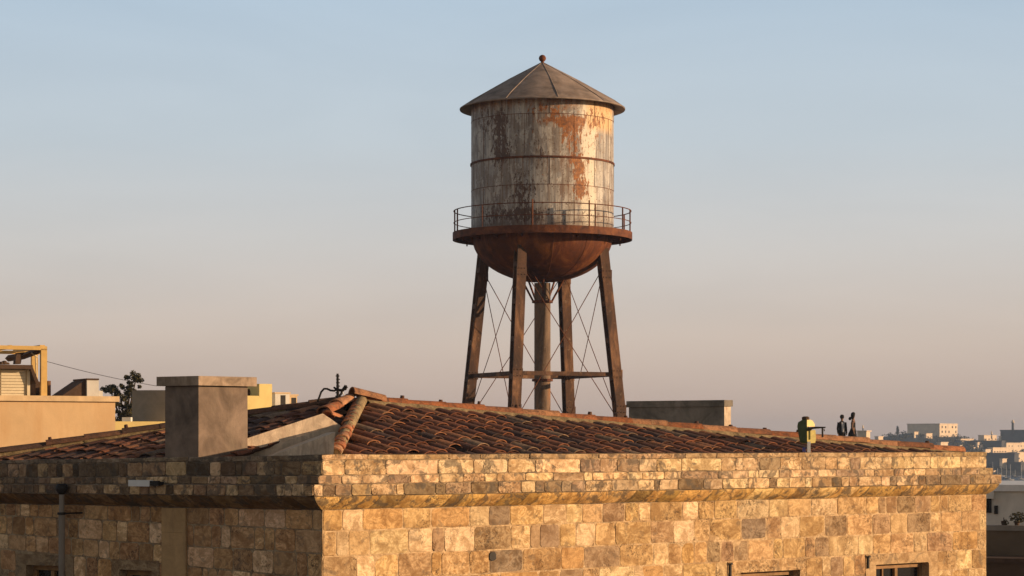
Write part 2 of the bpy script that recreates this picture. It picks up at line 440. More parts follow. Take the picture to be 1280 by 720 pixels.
# left facade: courses dip slightly toward the far end
z0l = [-.763, -1.005, -1.285, -1.57]; z1l = [-.766, -.945, -1.19, -1.41]
while z0l[-1] > -13.4:
    z0l.append(z0l[-1] - .27); z1l.append(z1l[-1] - .27)
def zl(i): return lambda s: z0l[i] + (z1l[i] - z0l[i]) * min(max(s, 0), 5.5) / 4
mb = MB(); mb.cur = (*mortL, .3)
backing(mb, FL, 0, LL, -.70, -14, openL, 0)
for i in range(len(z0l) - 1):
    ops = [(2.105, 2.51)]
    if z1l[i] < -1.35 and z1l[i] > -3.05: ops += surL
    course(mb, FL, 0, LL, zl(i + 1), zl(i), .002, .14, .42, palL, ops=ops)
mb.build('wall', M['stone'], house, label='shaded left facade of smaller weathered stones')

# remaining two sides of the building, plain rubble
K = Cc + uR * LR + uL * LL
mb = MB(); mb.cur = (*mortL, .5)
for P, Q in ((Cc + uR * LR, K), (K, Cc + uL * LL)):
    mb.face([Vector((P.x, P.y, 0)), Vector((Q.x, Q.y, 0)), Vector((Q.x, Q.y, ZC - .13)), Vector((P.x, P.y, ZC - .13))])
mb.build('wall', M['stone'], house, label='plain rear walls of the stone building')

# pilaster on left facade
mb = MB()
for z0, z1 in ((-1.07, -.775), (-1.62, -1.078), (-2.3, -1.628), (-3.0, -2.308), (-13.9, -3.008)):
    for a, b_, p in ((2.108, 2.30, .028), (2.303, 2.507, .022)):
        P = FL(a, 0, z0); mb.obox(P, uL * (b_ - a), nL * p, Zv * (z1 - z0))
mb.build('pilaster', M['dressed'], house)

# surrounds and windows
def surround(F, u, n_, op, su, lint_top, label=None):
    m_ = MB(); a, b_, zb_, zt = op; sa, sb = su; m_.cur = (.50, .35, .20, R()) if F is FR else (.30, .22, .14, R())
    pr = .012; dp = .26
    def bx(s0, s1, z0, z1, p=pr): m_.obox(F(s0, -dp, z0), u * (s1 - s0), n_ * (dp + p), Zv * (z1 - z0))
    bx(sa + .004, sb - .004, zt + .001, lint_top - .004)
    for s0, s1 in ((sa + .004, a), (b_, sb - .004)):
        zz = zt - .002
        while zz > zb_:
            z2 = max(zb_, zz - U(.3, .5)); bx(s0, s1, z2 + .003, zz); zz = z2
    bx(sa - .05, sb + .05, zb_ - .12, zb_ - .002, .06)
    o = m_.build('window_surround', M['stone'], house)
    # timber window set back in the reveal
    f = MB(); w = b_ - a; dd = -.17
    def fb(s0, s1, z0, z1, t=.05, off=0): f.obox(F(s0, dd + off, z0), u * (s1 - s0), n_ * t, Zv * (z1 - z0))
    fb(a, b_, zt - .07, zt - .002); fb(a, b_, zb_, zb_ + .07); fb(a, a + .06, zb_ + .071, zt - .071); fb(b_ - .06, b_, zb_ + .071, zt - .071)
    mid = (a + b_) / 2; fb(mid - .03, mid + .03, zb_ + .071, zt - .071, .055)
    for sx in (a + w * .27,): fb(sx - .012, sx + .012, zb_ + .071, zt - .071, .035)
    for k in (2,): fb(a + .06, b_ - .06, zb_ + (zt - zb_) * k / 4 - .012, zb_ + (zt - zb_) * k / 4 + .012, .03)
    wn = f.build('window', M['wood'], house)
    g = MB(); g.face([F(a, dd + .01, zb_), F(b_, dd + .01, zb_), F(b_, dd + .01, zt), F(a, dd + .01, zt)])
    g.build('pane', M['glass'], wn)
    # half open louvred shutter leaf hinged on the right reveal
    return wn
for op, su in zip(openR, surR):
    surround(FR, uR, nR, op, su, -1.60)
for op, su, lt in zip(openL, surL, (-1.41, -1.43)):
    surround(FL, uL, nL, op, su, lt)
# iron shutter hooks left of the right-hand windows
for su in surR:
    mb = MB(); s = su[0] + .03
    mb.obox(FR(s, .014, -1.80), uR * .025, nR * .02, Zv * .17); mb.obox(FR(s - .004, .034, -1.64), uR * .033, nR * .02, Zv * .03)
    mb.build('shutter_hook', M['dark'], house)
# bore hole stain with an iron ring
mb = MB(); cen = FR(2.62, .012, -1.39)
mb.prism([cen + uR * cos(2 * pi * k / 14) * .055 * U(.9, 1.1) + Zv * sin(2 * pi * k / 14) * .06 * U(.9, 1.1) for k in range(14)], nR * .006)
mb.build('iron_tie_plate', M['dark'], house)

# ---- cornice / parapet bands
def bandR(mb, za, zb_, d, wmin, wmax, pal, proud=.004):
    course(mb, FR, -Tm * d, LR + d, (lambda s: za), (lambda s: zb_), d, wmin, wmax, pal, proud=proud, gap=.0045)
lev0 = [-.121, -.19, -.363, -.466, -.605, -.763]           # at the corner
lev1 = [-.207, -.2585, -.434, -.517, -.626, -.765]         # left facade, s = 5.35
def zc_(i): return lambda s: lev0[i] + (lev1[i] - lev0[i]) * max(0, min(s, LL + 1)) / 5.35
def bandL(mb, i, d, wmin, wmax, pal, proud=.004):
    dl = d * kL
    course(mb, FL, d * kLu, LL + .1, zc_(i + 1), zc_(i), dl, wmin, wmax, pal, proud=proud, gap=.0045)
D = [0.008, 0.002, .075, .165]
cov = [(.015 + .132 * (1 - (t / 7) ** 1.55), -.612 - .151 * t / 7) for t in range(8)]
# core
mb = MB(); mb.cur = (.42, .32, .21, .2)
prof = [(-.34, -.35), (-.34, -.125), (.0, -.125), (-.004, -.364), (.069, -.366), (.069, -.467), (.159, -.469), (.159, -.604), (.143, -.606)] + [(d - .012, z) for d, z in cov] + [(.0, -.775)]
def sweepR(mb, prof):
    rows = []
    for d, z in prof:
        dd = d
        s0 = -Tm * dd if dd > 0 else dd * -.78; s1 = LR + dd
        rows.append([FR(s0 if dd > 0 else .0, dd, z), FR(s1, dd, z)])
    mb.grid(rows, False)
sweepR(mb, prof)
mb.cur = (.34, .28, .22, .2)
# right end returns
for i in range(len(prof) - 1):
    (d0, z0), (d1, z1) = prof[i], prof[i + 1]
    mb.face([FR(LR + d0, d0, z0), FR(LR + d1, d1, z1), FR(LR + d1, -1, z1), FR(LR + d0, -1, z0)])
bandR(mb, lev0[1], lev0[0], D[0], .5, 1.3, [(.44, .34, .23), (.40, .31, .21), (.48, .37, .25), (.50, .38, .25)])
bandR(mb, lev0[2], lev0[1], D[1], .28, .85, palC)
bandR(mb, lev0[3], lev0[2], D[2], .22, .70, palC)
bandR(mb, lev0[4], lev0[3], D[3], .14, .52, palC + [(.17, .13, .09)] * 4 + [(.24, .18, .12)] * 3)
s = -Tm * .15
while s < LR + .12:     # ovolo moulding blocks
    e = min(s + U(.18, .42), LR + .14); mb.cur = pick(palV)
    rows = []
    for ti, (d, z) in enumerate(cov):
        sk = -.013 * ti
        lo = max(s + .004 + sk, -Tm * d); hi = min(e - .004 + sk, LR + d)
        if hi <= lo: hi = lo + .001
        rows.append([FR(lo, d, z), FR(hi, d, z)])
    mb.grid(rows, True); s = e
# top of parapet
mb.cur = (.44, .34, .24, .4)
mb.face([FR(0, .008, -.1205), FR(LR, .008, -.1205), FR(LR, -.34, -.1205), FR(0, -.34, -.1205)])
mb.build('cornice', M['cornice'], house)

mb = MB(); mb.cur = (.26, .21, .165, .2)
def PL(s, d, z):    # left core point with corner mitre
    return FL(max(s, d * kLu) if d > 0 else s, d * kL if d > 0 else d, z)
profL = [(-.34, 0, -.02), (-.34, 0, 0), (0, 0, 0), (-.004, 2, .0), (.069, 2, 0), (.069, 3, 0), (.159, 3, 0), (.159, 4, 0), (.143, 4, 0)]
rows = []
for d, li, ex in profL:
    if ex: rows.append([FL(.0, d, -.5), FL(LL + .2, d, -.5)]); continue
    rows.append([PL(0, d, zc_(li)(0) - .004), PL(LL + .2, d, zc_(li)(LL) - .004)])
for d, z in cov:
    rows.append([PL(0, d - .010, z), PL(LL + .2, d - .010, z)])
rows.append([PL(0, 0, -.775), PL(LL + .2, 0, -.775)])
mb.grid(rows, False)
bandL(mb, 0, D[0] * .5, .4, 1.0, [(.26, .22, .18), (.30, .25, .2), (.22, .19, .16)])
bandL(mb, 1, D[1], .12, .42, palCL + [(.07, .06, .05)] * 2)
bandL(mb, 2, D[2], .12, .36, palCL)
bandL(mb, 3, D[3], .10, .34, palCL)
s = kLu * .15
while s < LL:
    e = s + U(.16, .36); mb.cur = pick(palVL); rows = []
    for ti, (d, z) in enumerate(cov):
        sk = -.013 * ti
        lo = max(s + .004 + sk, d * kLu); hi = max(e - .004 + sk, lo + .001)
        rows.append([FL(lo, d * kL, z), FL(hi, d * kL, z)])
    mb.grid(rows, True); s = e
mb.build('cornice', M['cornice'], house, label='darker stained left length of the cornice')

# ---- roof
A = Vector((Cc.x + .107, Cc.y + .55, ZC - .15))
B = FR(LR - .25, -.34, -.135)
P = at(453, 501.5, 31.4)
P2 = at(438, 499, 31.75)
L_ = FL(LL - .4, -.34, -.235)
Kk = K + (uR + uL) * -.3 + Zv * -.15

def make_tile(mb, base, down, side, up, ln, r0, r1, lift, tint, flip=False, seg=7, thick=.014, arc=pi, hf=.82):
    """barrel tile from base (upper end) going down-slope"""
    mb.cur = tint
    sg = -1 if flip else 1
    def ring(p, r, y0):
        return [p + side * (cos(pi / 2 + arc / 2 - arc * j / seg) * r) + up * (y0 + sg * sin(pi / 2 + arc / 2 - arc * j / seg) * r * hf) for j in range(seg + 1)]
    y0 = .06 if flip else .0
    a = ring(base, r0, y0); b_ = ring(base + down * ln, r1, y0 + lift); c = ring(base + down * ln, r1 - thick, y0 + lift - (.004 if not flip else -.004)); d = ring(base + down * (ln * .6), r1 - thick, y0 + lift * .6)
    mb.grid([a, b_], True); mb.grid([b_, c], False); mb.grid([c, d], True)

tileP = [(.22, .085, .048)] * 4 + [(.28, .11, .058)] * 3 + [(.16, .07, .045)] * 3 + [(.36, .16, .08)] * 2 + [(.10, .06, .05)] * 2 + [(.30, .20, .13)]
def tile_face(mb, Pa, Pb, Pc, sp=.232, ex=.37, marg=.10, skip=None):
    """triangle: Pa,Pb eave (Pb to the right seen from outside), Pc top"""
    e = (Pb - Pa); nrm = e.cross(Pc - Pa).normalized()
    if nrm.z < 0: nrm = -nrm
    side = Vector((e.x, e.y, 0)).normalized(); side = (side - nrm * side.dot(nrm)).normalized()
    down = side.cross(nrm).normalized()
    if down.z > 0: down = -down
    def inside(q):
        for (p0, p1, p2) in ((Pa, Pb, Pc), (Pb, Pc, Pa), (Pc, Pa, Pb)):
            ed = (p1 - p0); nn = nrm.cross(ed).normalized()
            if nn.dot(p2 - p0) < 0: nn = -nn
            if nn.dot(q - p0) < (marg if p0 is not Pa else -.08): return False
        return True
    org = Pa
    W = (Pb - Pa).dot(side); H = max((Pa - Pc).dot(down), (Pb - Pc).dot(down)) + .3
    nc = int(W / sp) + 2; nr = int(H / ex) + 2
    top = (Pc - Pa).dot(down)
    for ci in range(-2, nc):
        ph = U(-.12, .12)
        for ri in range(-1, nr):
            for fl in (True, False):
                x = (ci + (0 if fl else .5)) * sp + U(-.012, .012); y = top + ri * ex + (0 if fl else .08) + ph + U(-.025, .025) + (0 if R() > .05 else U(-.08, .12))
                q = org + side * x + down * y
                qm = q + down * .2
                if not inside(qm) or (skip and skip(qm)): continue
                if not fl and R() < .012: continue
                c = random.choice(tileP); k = U(.68, 1.08)
                if fl: k *= .6
                rot = U(-.06, .06)
                dn = (down + side * rot).normalized(); sd = (side - down * rot).normalized()
                make_tile(mb, q + nrm * (-.045 if fl else -.028), dn, sd, nrm, .46, .100, .114, .022, (c[0] * k, c[1] * k, c[2] * k, R()), flip=fl, hf=.50, thick=.014)

mb = MB(); tile_face(mb, A, B, P); mb.build('roof_tiles', M['tile'], house)
def near_up(q):
    r_ = q - at(302, 560, 28.8); return r_.dot(dirv(24)) > -.25 and (q - Cc).dot(uL) < 1.72
mb = MB(); tile_face(mb, L_, A, P2, skip=near_up); mb.build('roof_tiles', M['tile'], house)
mb = MB(); tile_face(mb, B, Kk, P); tile_face(mb, Kk, L_, P2); mb.build('roof_tiles', M['tile'], house)
mb = MB()
dz = Zv * -.05
for tri in ((A, B, P), (L_, A, P2), (A, P, P2), (B, Kk, P), (Kk, L_, P2), (P, Kk, P2)):
    mb.face([q + (dz if tri[0] is not L_ else dz * 4.5) for q in tri])
mb.face([A + Zv * -.02, B + Zv * -.02, Kk + Zv * -.02, L_ + Zv * -.02])
mb.build('roof_shade_deck', M['deck'], house)

ridgeP = [(.40, .15, .065), (.46, .19, .09), (.33, .12, .05), (.42, .21, .11), (.30, .13, .07)]
def ridge(mb, p, q, ln, r, up=Zv, knob=0, lift=.035, pal=ridgeP, seg=9, sag=.0):
    d = (q - p); tot = d.length; d = d.normalized(); side = d.cross(up).normalized(); u2 = side.cross(d).normalized()
    if u2.z < 0: u2 = -u2
    n_ = max(1, int(tot / ln)); st = tot / n_
    for i in range(n_ - 1, -1, -1):
        c = random.choice(pal); k = U(.85, 1.15)
        o = p + d * (i * st) + side * U(-.012, .012) + u2 * U(-.01, .008)
        mb.cur = (c[0] * k, c[1] * k, c[2] * k, R())
        make_tile(mb, o, d, side, u2, st * 1.12, r * .95, r * 1.04, lift, mb.cur, seg=seg, thick=.018)
        if knob and R() < knob:
            mb.cur = (.10, .05, .035, R())
            kk = o + d * st + u2 * (r * .82 + .01)
            rk = U(.024, .036)
            mb.tube([kk, kk + u2 * U(.02, .045)], [rk, rk * .8], 7)
mb = MB()
ridge(mb, P + Zv * .0, B + Zv * .015, .56, .098, knob=.6, lift=.012)
mb.build('ridge_tiles', M['tile'], house, label='sunlit orange ridge tiles running down to the right')
mb = MB()
ridge(mb, P + Zv * .0 + uR * -.03, A + Zv * .04, .27, .082, lift=.012)
mb.build('ridge_tiles', M['tile'], house)
mb = MB()
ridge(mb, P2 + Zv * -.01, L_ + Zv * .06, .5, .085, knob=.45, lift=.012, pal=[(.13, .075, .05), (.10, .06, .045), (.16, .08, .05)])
mb.build('ridge_tiles', M['tile'], house)
mb = MB()     # short sunlit run and loose tiles at the broken junction
ridge(mb, at(437, 500, 31.3), at(406, 516, 30.2), .42, .10, lift=.02)
ridge(mb, at(425, 524, 29.9), at(411, 521, 29.6), .3, .08, lift=.02)
ridge(mb, P2 + Vector((-.02, 0, .0)), P2 + Vector((.11, -.25, -.05)), .3, .11)
mb.build('ridge_tiles', M['tile'], house)
mb = MB()     # open end tile at the apex
ap = P + Zv * .03
ridge(mb, ap + Vector((.28, .1, -.03)), ap + Vector((-.10, -.10, .03)), .42, .11, lift=.03)
mb.build('apex_tile', M['tile'], house)
# mortar bed below the right-hand ridge
mb = MB()
d = (B - P); tot = d.length; dn = d.normalized()
nr_ = 60; rows = []
dnR = (nR * .97 + Zv * -.25)
for i in range(nr_ + 1):
    c = P + dn * (tot * i / nr_); j = U(.75, 1.2) * (1 - .45 * i / nr_)
    rows.append([c + Zv * .06, c + Zv * .05 + dnR * (.04 + .03 * j), c + dnR * (.09 + .05 * j) + Zv * .035, c + dnR * (.12 + .08 * j) + Zv * -.01])
mb.grid(rows, True); mb.build('mortar_bed', M['bed'], house)
mb = MB()
mb.tube([P + Zv * .02, A + Zv * .03], .075, 8); mb.tube([P2 + Zv * -.0, L_ + Zv * .02], .06, 8); mb.tube([P, B], .05, 8)
mb.build('mortar_bed', M['bed'], house)

# ---- chimney on the left parapet
def corner_box(mb, o, wR, wL, z0, z1, n1=uR, n2=uL, bev=.0):
    """box whose nearest vertical edge stands at o; extends wR along n1 and wL along n2"""
    p = [o, o + n1 * wR, o + n1 * wR + n2 * wL, o + n2 * wL]
    mb.hexa([Vector((q.x, q.y, z0)) for q in p] + [Vector((q.x, q.y, z1)) for q in p])
co = at(248, 571, 28.22)
ch = MB(); corner_box(ch, co, .73, .55, ZC - .34, ZC + (HY - 482) / FP * 28.2)
# soften the edges with a second skin of slightly uneven render
chim = ch.build('chimney', M['concrete'], house)
cp = MB(); co2 = co - uR * .06 - uL * .07 + Vector((0, 0, 0))
corner_box(cp, co2, .86, .69, ZC + (HY - 482) / FP * 28.2 + .002, ZC + (HY - 470) / FP * 28.2)
co3 = co - uR * .02 - uL * .02
cp.build('chimney_cap', M['capc'], chim)
mo = chim.modifiers.new('Bevel', 'BEVEL'); mo.width = .008; mo.segments = 2

# ---- plastered sloping upstand between chimney and hip
def wpt(px, py):   # plane with normal phi=22 through px 302 at depth 28.15
    p0 = at(302, 560, 28.8); nn = dirv(24); k = (px - 640) / FP
    Y = nn.dot(p0) / (nn.x * k + nn.y) if False else (nn.x * p0.x + nn.y * p0.y) / (nn.x * k + nn.y)
    return at(px, py, Y)
mb = MB(); back = Vector((-.02, .5, 0))
mb.prism([wpt(290, 575), wpt(419, 575), wpt(428, 534), wpt(403, 517), wpt(290, 554)], back)
up_ = mb.build('plaster_upstand', M['plaster'], house)
mb = MB()
mb.prism([wpt(290, 578) + dirv(24) * .035, wpt(420, 578) + dirv(24) * .035, wpt(427.5, 535) + dirv(24) * .035, wpt(421, 530) + dirv(24) * .035, wpt(302, 569) + dirv(24) * .035], dirv(24) * -.04)
mb.build('plaster_ledge', M['plaster'], up_)

def apt(px, py, d=-.30):
    k = (px - 640) / FP; p0 = FL(0, d, 0); Y = (nL.x * p0.x + nL.y * p0.y) / (nL.x * k + nL.y); return at(px, py, Y)
mb = MB(); mb.prism([apt(330, 576), apt(416, 576), apt(419, 540), apt(336, 571)], (-.20, 1.25, 0))  # added block, turned from the sun to form the shaded triangle
mb.build('plaster_shade_block', M['plaster'], house)

# ---- downpipe
mb = MB(); s = 3.9
for kk in (0,):
    sp_ = (-2.207 - 27 * ((103 - 640) / FP)) / (.826 + .563 * ((103 - 640) / FP))
pc = FL(sp_, .36, 0)
mb.tube([pc + Zv * -.62, pc + Zv * -.80, FL(sp_, .36, -.83), FL(sp_, .36, -.95)], .032, 10)
mb.tube([FL(sp_, .36, -.86), FL(sp_, .36, -13.9)], .040, 10)
pipe = mb.build('downpipe', M['grey'], house)
mb = MB()
mb.lathe([(.0, ZC - .50), (.055, ZC - .495), (.075, ZC - .52), (.078, ZC - .57), (.05, ZC - .61), (.03, ZC - .63), (0, ZC - .63)], (pc.x, pc.y), 16)
mb.build('hopper', M['dark'], pipe)
for zz in (-.87, -2.6, -5, -8, -11):
    mb = MB(); q = FL(sp_, .36, zz)
    mb.tube([q + Zv * -.015, q + Zv * .015], .055, 10); mb.tube([q, FL(sp_, 0, zz)], .012, 6); mb.tube([q - uL * .07, q + uL * .07], .010, 6)
    mb.build('bracket', M['dark'], pipe)

# ---- strip light on the left cornice
s_a = (-2.207 - 27 * ((189 - 640) / FP)) / (.826 + .563 * ((189 - 640) / FP)); s_b = (-2.207 - 27 * ((215 - 640) / FP)) / (.826 + .563 * ((215 - 640) / FP)); s_c = (-2.207 - 27 * ((224 - 640) / FP)) / (.826 + .563 * ((224 - 640) / FP))
lamp = empty('wall_light', FL(s_b, .35, -.52), 'small white strip light with a black end fixed on the shaded left cornice', 'wall light')
mb = MB(); mb.obox(FL(s_a, .335, -.512), uL * (s_b - s_a), nL * .07, Zv * .075)
mb.build('housing', M['whitem'], lamp)
mb = MB(); mb.obox(FL(s_b, .33, -.505), uL * (s_c - s_b), nL * .06, Zv * .06); mb.obox(FL(s_b - .12, .27, -.50), uL * .04, nL * .07, Zv * .04)
mb.build('bracket', M['dark'], lamp)

# ------------------------------------------------------------------ roof antenna
ab = at(422, 503, 31.2)
ant = empty('rooftop_antenna', ab, 'black rooftop antenna mast with a drooping curved cable near the roof peak', 'antenna')
mb = MB(); mb.tube([at(422.3, 506, 31.2), at(422, 467, 31.2)], [.022, .016], 7)
for k in range(7): mb.cbox(at(422 + U(-.8, .8), 470 + k * 4.2, 31.2), (.05, 0, 0), (0, .03, 0), (0, 0, .014))
mb.build('mast', M['dark'], ant)
mb = MB(); Ya = 31.2
mb.tube([at(397, 502, Ya), at(399, 497, Ya), at(401.5, 490, Ya), at(405, 486, Ya), at(409, 486, Ya), at(413, 488, Ya), at(418, 488.5, Ya), at(422, 486.5, Ya)], .014, 7)
mb.build('cable', M['dark'], ant)
mb = MB()
mb.tube([at(417, 484, Ya), at(422, 487.5, Ya), at(428, 488, Ya), at(433, 482.5, Ya)], [.012, .02, .022, .03], 7); mb.tube([at(428, 488, Ya), at(426, 493, Ya), at(423, 496, Ya)], .016, 7)
mb.tube([at(433, 482.5, Ya - .1), at(432, 487, Ya + .1)], .012, 6)
mb.build('bracket', M['dark'], ant)
mb = MB(); mb.tube([at(428, 488, Ya), at(429, 492, Ya), at(431, 498, Ya)], .006, 5); mb.build('stay_wire', M['whitem'], ant)

# ------------------------------------------------------------------ green device on white post by the right parapet
Yb = 32.75; kb = Yb / FP
bo = at(1011, 566, Yb); bo.z = ZC - .12
bin_ = empty('siren_box', bo, 'dark green and yellow box on a short white post at the right parapet', 'box')
mb = MB(); q = at(1011, 552, Yb)
mb.obox(Vector((q.x - .022, q.y - .02, bo.z)), (.045, 0, 0), (0, .045, 0), (0, 0, q.z - bo.z)); mb.build('post', M['whitem'], bin_)
def octa(mb, cx, cy, prof, sq=.5, seg=8, rot=0):
    rows = []
    for r, z in prof:
        rows.append([Vector((cx + r * cos(2 * pi * (j + .5) / seg + rot), cy + r * sin(2 * pi * (j + .5) / seg + rot), z)) for j in range(seg)])
    mb.grid(rows, False, True); mb.face(rows[-1]); mb.face(list(reversed(rows[0])))
zz = lambda y: ZC + (HY - y) * kb
mb = MB(); c0 = at(1004.5, 538, Yb)
poly = [(997.5, 528), (1003, 524.5), (1008.5, 524.5), (1008.5, 554), (1000, 553), (998.5, 545), (996.5, 533)]
mb.prism([at(x, y, Yb + (1008.5 - x) * kb * 1.2) for x, y in poly], (.05, .16, 0)); mb.build('back_shell', M['green'], bin_)
mb = MB()
poly = [(1008.8, 538), (1019.5, 537.5), (1020, 549), (1019, 553.5), (1009, 554.5)]
mb.prism([at(x, y, Yb + (x - 1008.6) * kb * .8) for x, y in poly], (-.06, .14, 0)); mb.build('front_panel', M['green2'], bin_)
mb = MB()
poly = [(1008.8, 524.8), (1013, 524.6), (1016, 526), (1018.3, 530), (1018.5, 533.3), (1008.8, 533.3)]
mb.prism([at(x, y, Yb + (x - 1008.6) * kb * .8) for x, y in poly], (-.05, .12, 0)); mb.build('lamp_dome', M['cream_dome'], bin_)
mb = MB(); c1 = at(1007, 524, Yb + .1)
octa(mb, c1.x, c1.y, [(.05, zz(525.5)), (.055, zz(523)), (.052, zz(521.3)), (.03, zz(520.4))], seg=10); mb.build('cap', M['brown'], bin_)
mb = MB()
a0 = at(1009, 535.5, Yb - .02)
mb.prism([at(x, y, Yb - .03) for x, y in ((1009, 535.3), (1012, 534), (1018, 533.2), (1032, 533.4), (1032, 535), (1024, 535.6), (1016, 536.3), (1012.5, 538.4), (1009, 537.6))], (0, .05, 0))
mb.tube([at(1028, 535, Yb), at(1028.3, 546.5, Yb)], .014, 6); mb.tube([at(1030, 536, Yb), at(1030.5, 539, Yb)], .008, 6)
mb.build('swing_arm', M['dark'], bin_)
mb = MB(); q = at(1005, 562, Yb + .05); mb.cbox(q, (.04, 0, 0), (0, .05, 0), (0, 0, .06)); mb.tube([q, q + Vector((.06, 0, -.1))], .008, 6); mb.build('blue_junction', M['blue'], bin_)

# ------------------------------------------------------------------ water tower
TY = 100.0; px1 = TY / FP
TX = (678 - 640) * px1
def tz(y): return ZC + (HY - y) * px1
tower = empty('water_tower', (TX, TY, 0), 'tall rusty steel water tower with conical roof standing behind the tiled roof', 'water tower')
# object-space z in tank material is relative to the tower base minus ZC: shift the tank parts so that z = metres above eye
tb = empty('tank', (TX, TY, ZC)); bpy.data.objects.remove(tb)
RT = 3.07
z_cyl0 = tz(289); z_cyl1 = tz(132)
mb = MB()
mb.lathe([(RT, z_cyl0 - .1), (RT, z_cyl0), (RT, tz(240)), (RT, tz(206)), (RT, tz(160)), (RT, z_cyl1 + .1)], (TX, TY), 96)
tank = mb.build('tank', None or mat_tank('peeling_tank_paint', TX, TY, 0, 0), tower)
# use eye-height based object coordinates
for v in tank.data.vertices: v.co.z -= ZC
tank.location.z = ZC
mb = MB()
def hoop(z, r, h, t):
    mb.lathe([(r, z - h / 2), (r + t, z - h / 2), (r + t, z + h / 2), (r, z + h / 2)], (TX, TY), 96, False)
hoop(tz(206.5), RT, .08, .045); hoop(tz(154), RT, .022, .008); hoop(tz(240), RT, .022, .008)
for zi, (za_, zb_) in enumerate(((tz(288), tz(240)), (tz(240), tz(206.5)), (tz(206.5), tz(154)), (tz(154), tz(132)))):
    for k in range(9):
        a = radians(k * 40 + (zi % 2) * 20 + (-55 if zi < 2 else -55))
        c = Vector((TX + sin(a) * (RT + .004), TY - cos(a) * (RT + .004), (za_ + zb_) / 2)); tt = Vector((cos(a), sin(a), 0))
        mb.cbox(c, tt * .010, Vector((sin(a), -cos(a), 0)) * .016, Zv * (zb_ - za_ - .02))
mb.build('hoops', M['rustr'], tank)
# conical roof: sheet with folded standing seams
mb = MB(); RE = 3.57; zE = tz(137.5); zA = tz(79)
segs = 96
prof = [(3.12, zE + .10), (RE - .02, zE - .02), (RE - .01, zE - .022), (RE, zE + .015), (RE - .005, zE + .035), (RE - .03, zE + .05), (3.1, zE + .34), (1.6, zE + 1.22), (.09, zA), (.0, zA + .01)]
mb.lathe(prof, (TX, TY), segs)
mb.face([Vector((TX + 3.15 * cos(2 * pi * j / 48), TY + 3.15 * sin(2 * pi * j / 48), zE + .12)) for j in range(48)])
cone = mb.build('roof', M['cone'], tower)
mb = MB()
for k in range(10):
    a = radians(36 * k + 10)
    e = Vector((sin(a), -cos(a), 0)); c = Vector((TX, TY, 0))
    pts = [c + e * .1 + Zv * (zA + .01), c + e * 1.6 + Zv * (zE + 1.235), c + e * 3.1 + Zv * (zE + .375), c + e * (RE - .02) + Zv * (zE + .06)]
    mb.tube([p_ - Zv * .016 for p_ in pts], .02, 5)
mb.build('roof_seams', M['cone'], cone)
mb = MB()
prof = [(0, tz(79.5)), (.09, tz(79)), (.07, tz(77.5))] + [(.155 * sin(pi * t / 10) + .001, tz(73) - .155 * cos(pi * t / 10)) for t in range(1, 11)]
mb.lathe(prof, (TX, TY), 20); mb.build('finial', M['rustr'], cone)
# bowl
mb = MB(); zb0 = tz(297); pr = [(RT * .985 * cos(t), zb0 - 1.93 * sin(t)) for t in [pi / 2 * k / 18 for k in range(19)]]
mb.lathe([(RT * .985, z_cyl0)] + pr, (TX, TY), 96); bowl = mb.build('bowl', M['bowl'], tower)
mb = MB()
for k in range(12):
    a = radians(30 * k + 8); pts = [Vector((TX + sin(a) * (r + .004), TY - cos(a) * (r + .004), z)) for r, z in pr[:-2]]
    mb.tube(pts, .012, 4, False)
mb.build('plate_seams', M['rustr'], bowl)
# walkway
RW = 3.87; zw = tz(292); mb = MB()
mb.lathe([(RT + .005, zw - .05), (RW - .12, zw - .05), (RW - .12, zw - .26), (RW - .0, zw - .30), (RW, zw - .30), (RW, zw + .02), (RW - .05, zw + .02), (RW - .05, zw), (RT + .005, zw)], (TX, TY), 96, False)
walk = mb.build('walkway', M['rustr'], tower)
for k in range(16):
    mb = MB()
    a = radians(22.5 * k + 5); e = Vector((sin(a), -cos(a), 0)); c = Vector((TX, TY, 0)); tg = Vector((cos(a), sin(a), 0))
    mb.prism([c + e * (RT - .1) + Zv * (zw - .055), c + e * (RW - .13) + Zv * (zw - .055), c + e * (RW - .13) + Zv * (zw - .18), c + e * (RT - .1) + Zv * (zw - .40)], tg * .06); mb.build('bracket', M['rustr'], walk)
for k in range(8):
    mb = MB(); a = radians(45 * k + 20); e = Vector((sin(a), -cos(a), 0)); c = Vector((TX, TY, 0))
    mb.tube([c + e * (RW - .25) + Zv * (zw - .1), c + e * (RW - .25) + Zv * (zw - .42)], .035, 6); mb.build('drain_spout', M['rustr'], walk)
mb = MB(); zr0 = zw + .02; zr1 = tz(264.5); zr2 = tz(279)
def ringtube(z, r, t, seg=72):
    pts = []
    rows = []
    for j in range(seg):
        a = 2 * pi * j / seg; e = Vector((cos(a), sin(a), 0)); c = Vector((TX, TY, z)) + e * r
        rows.append([c + e * t * cos(q) + Zv * t * sin(q) for q in (0, pi / 3, 2 * pi / 3, pi, 4 * pi / 3, 5 * pi / 3)])
    mb.grid(rows, True, True, True)
ringtube(zr1, RW - .05, .022); ringtube(zr2, RW - .05, .018)
rail = mb.build('railing', M['rustr'], walk)
for k, (a, w) in enumerate([(-7, .04), (30, .035), (34.5, .035), (62, .035), (78, .035), (-72, .035), (-42, .02), (110, .035), (140, .035), (170, .035), (200, .035), (230, .035), (255, .035), (280, .035)]):
    mb = MB(); a = radians(a); e = Vector((sin(a), -cos(a), 0)); c = Vector((TX, TY, 0)) + e * (RW - .05)
    top = zr1 + (.14 if k in (0, 1) else .01)
    mb.tube([c + Zv * zr0, c + Zv * top], w, 6); mb.build('post', M['rustr'], rail)
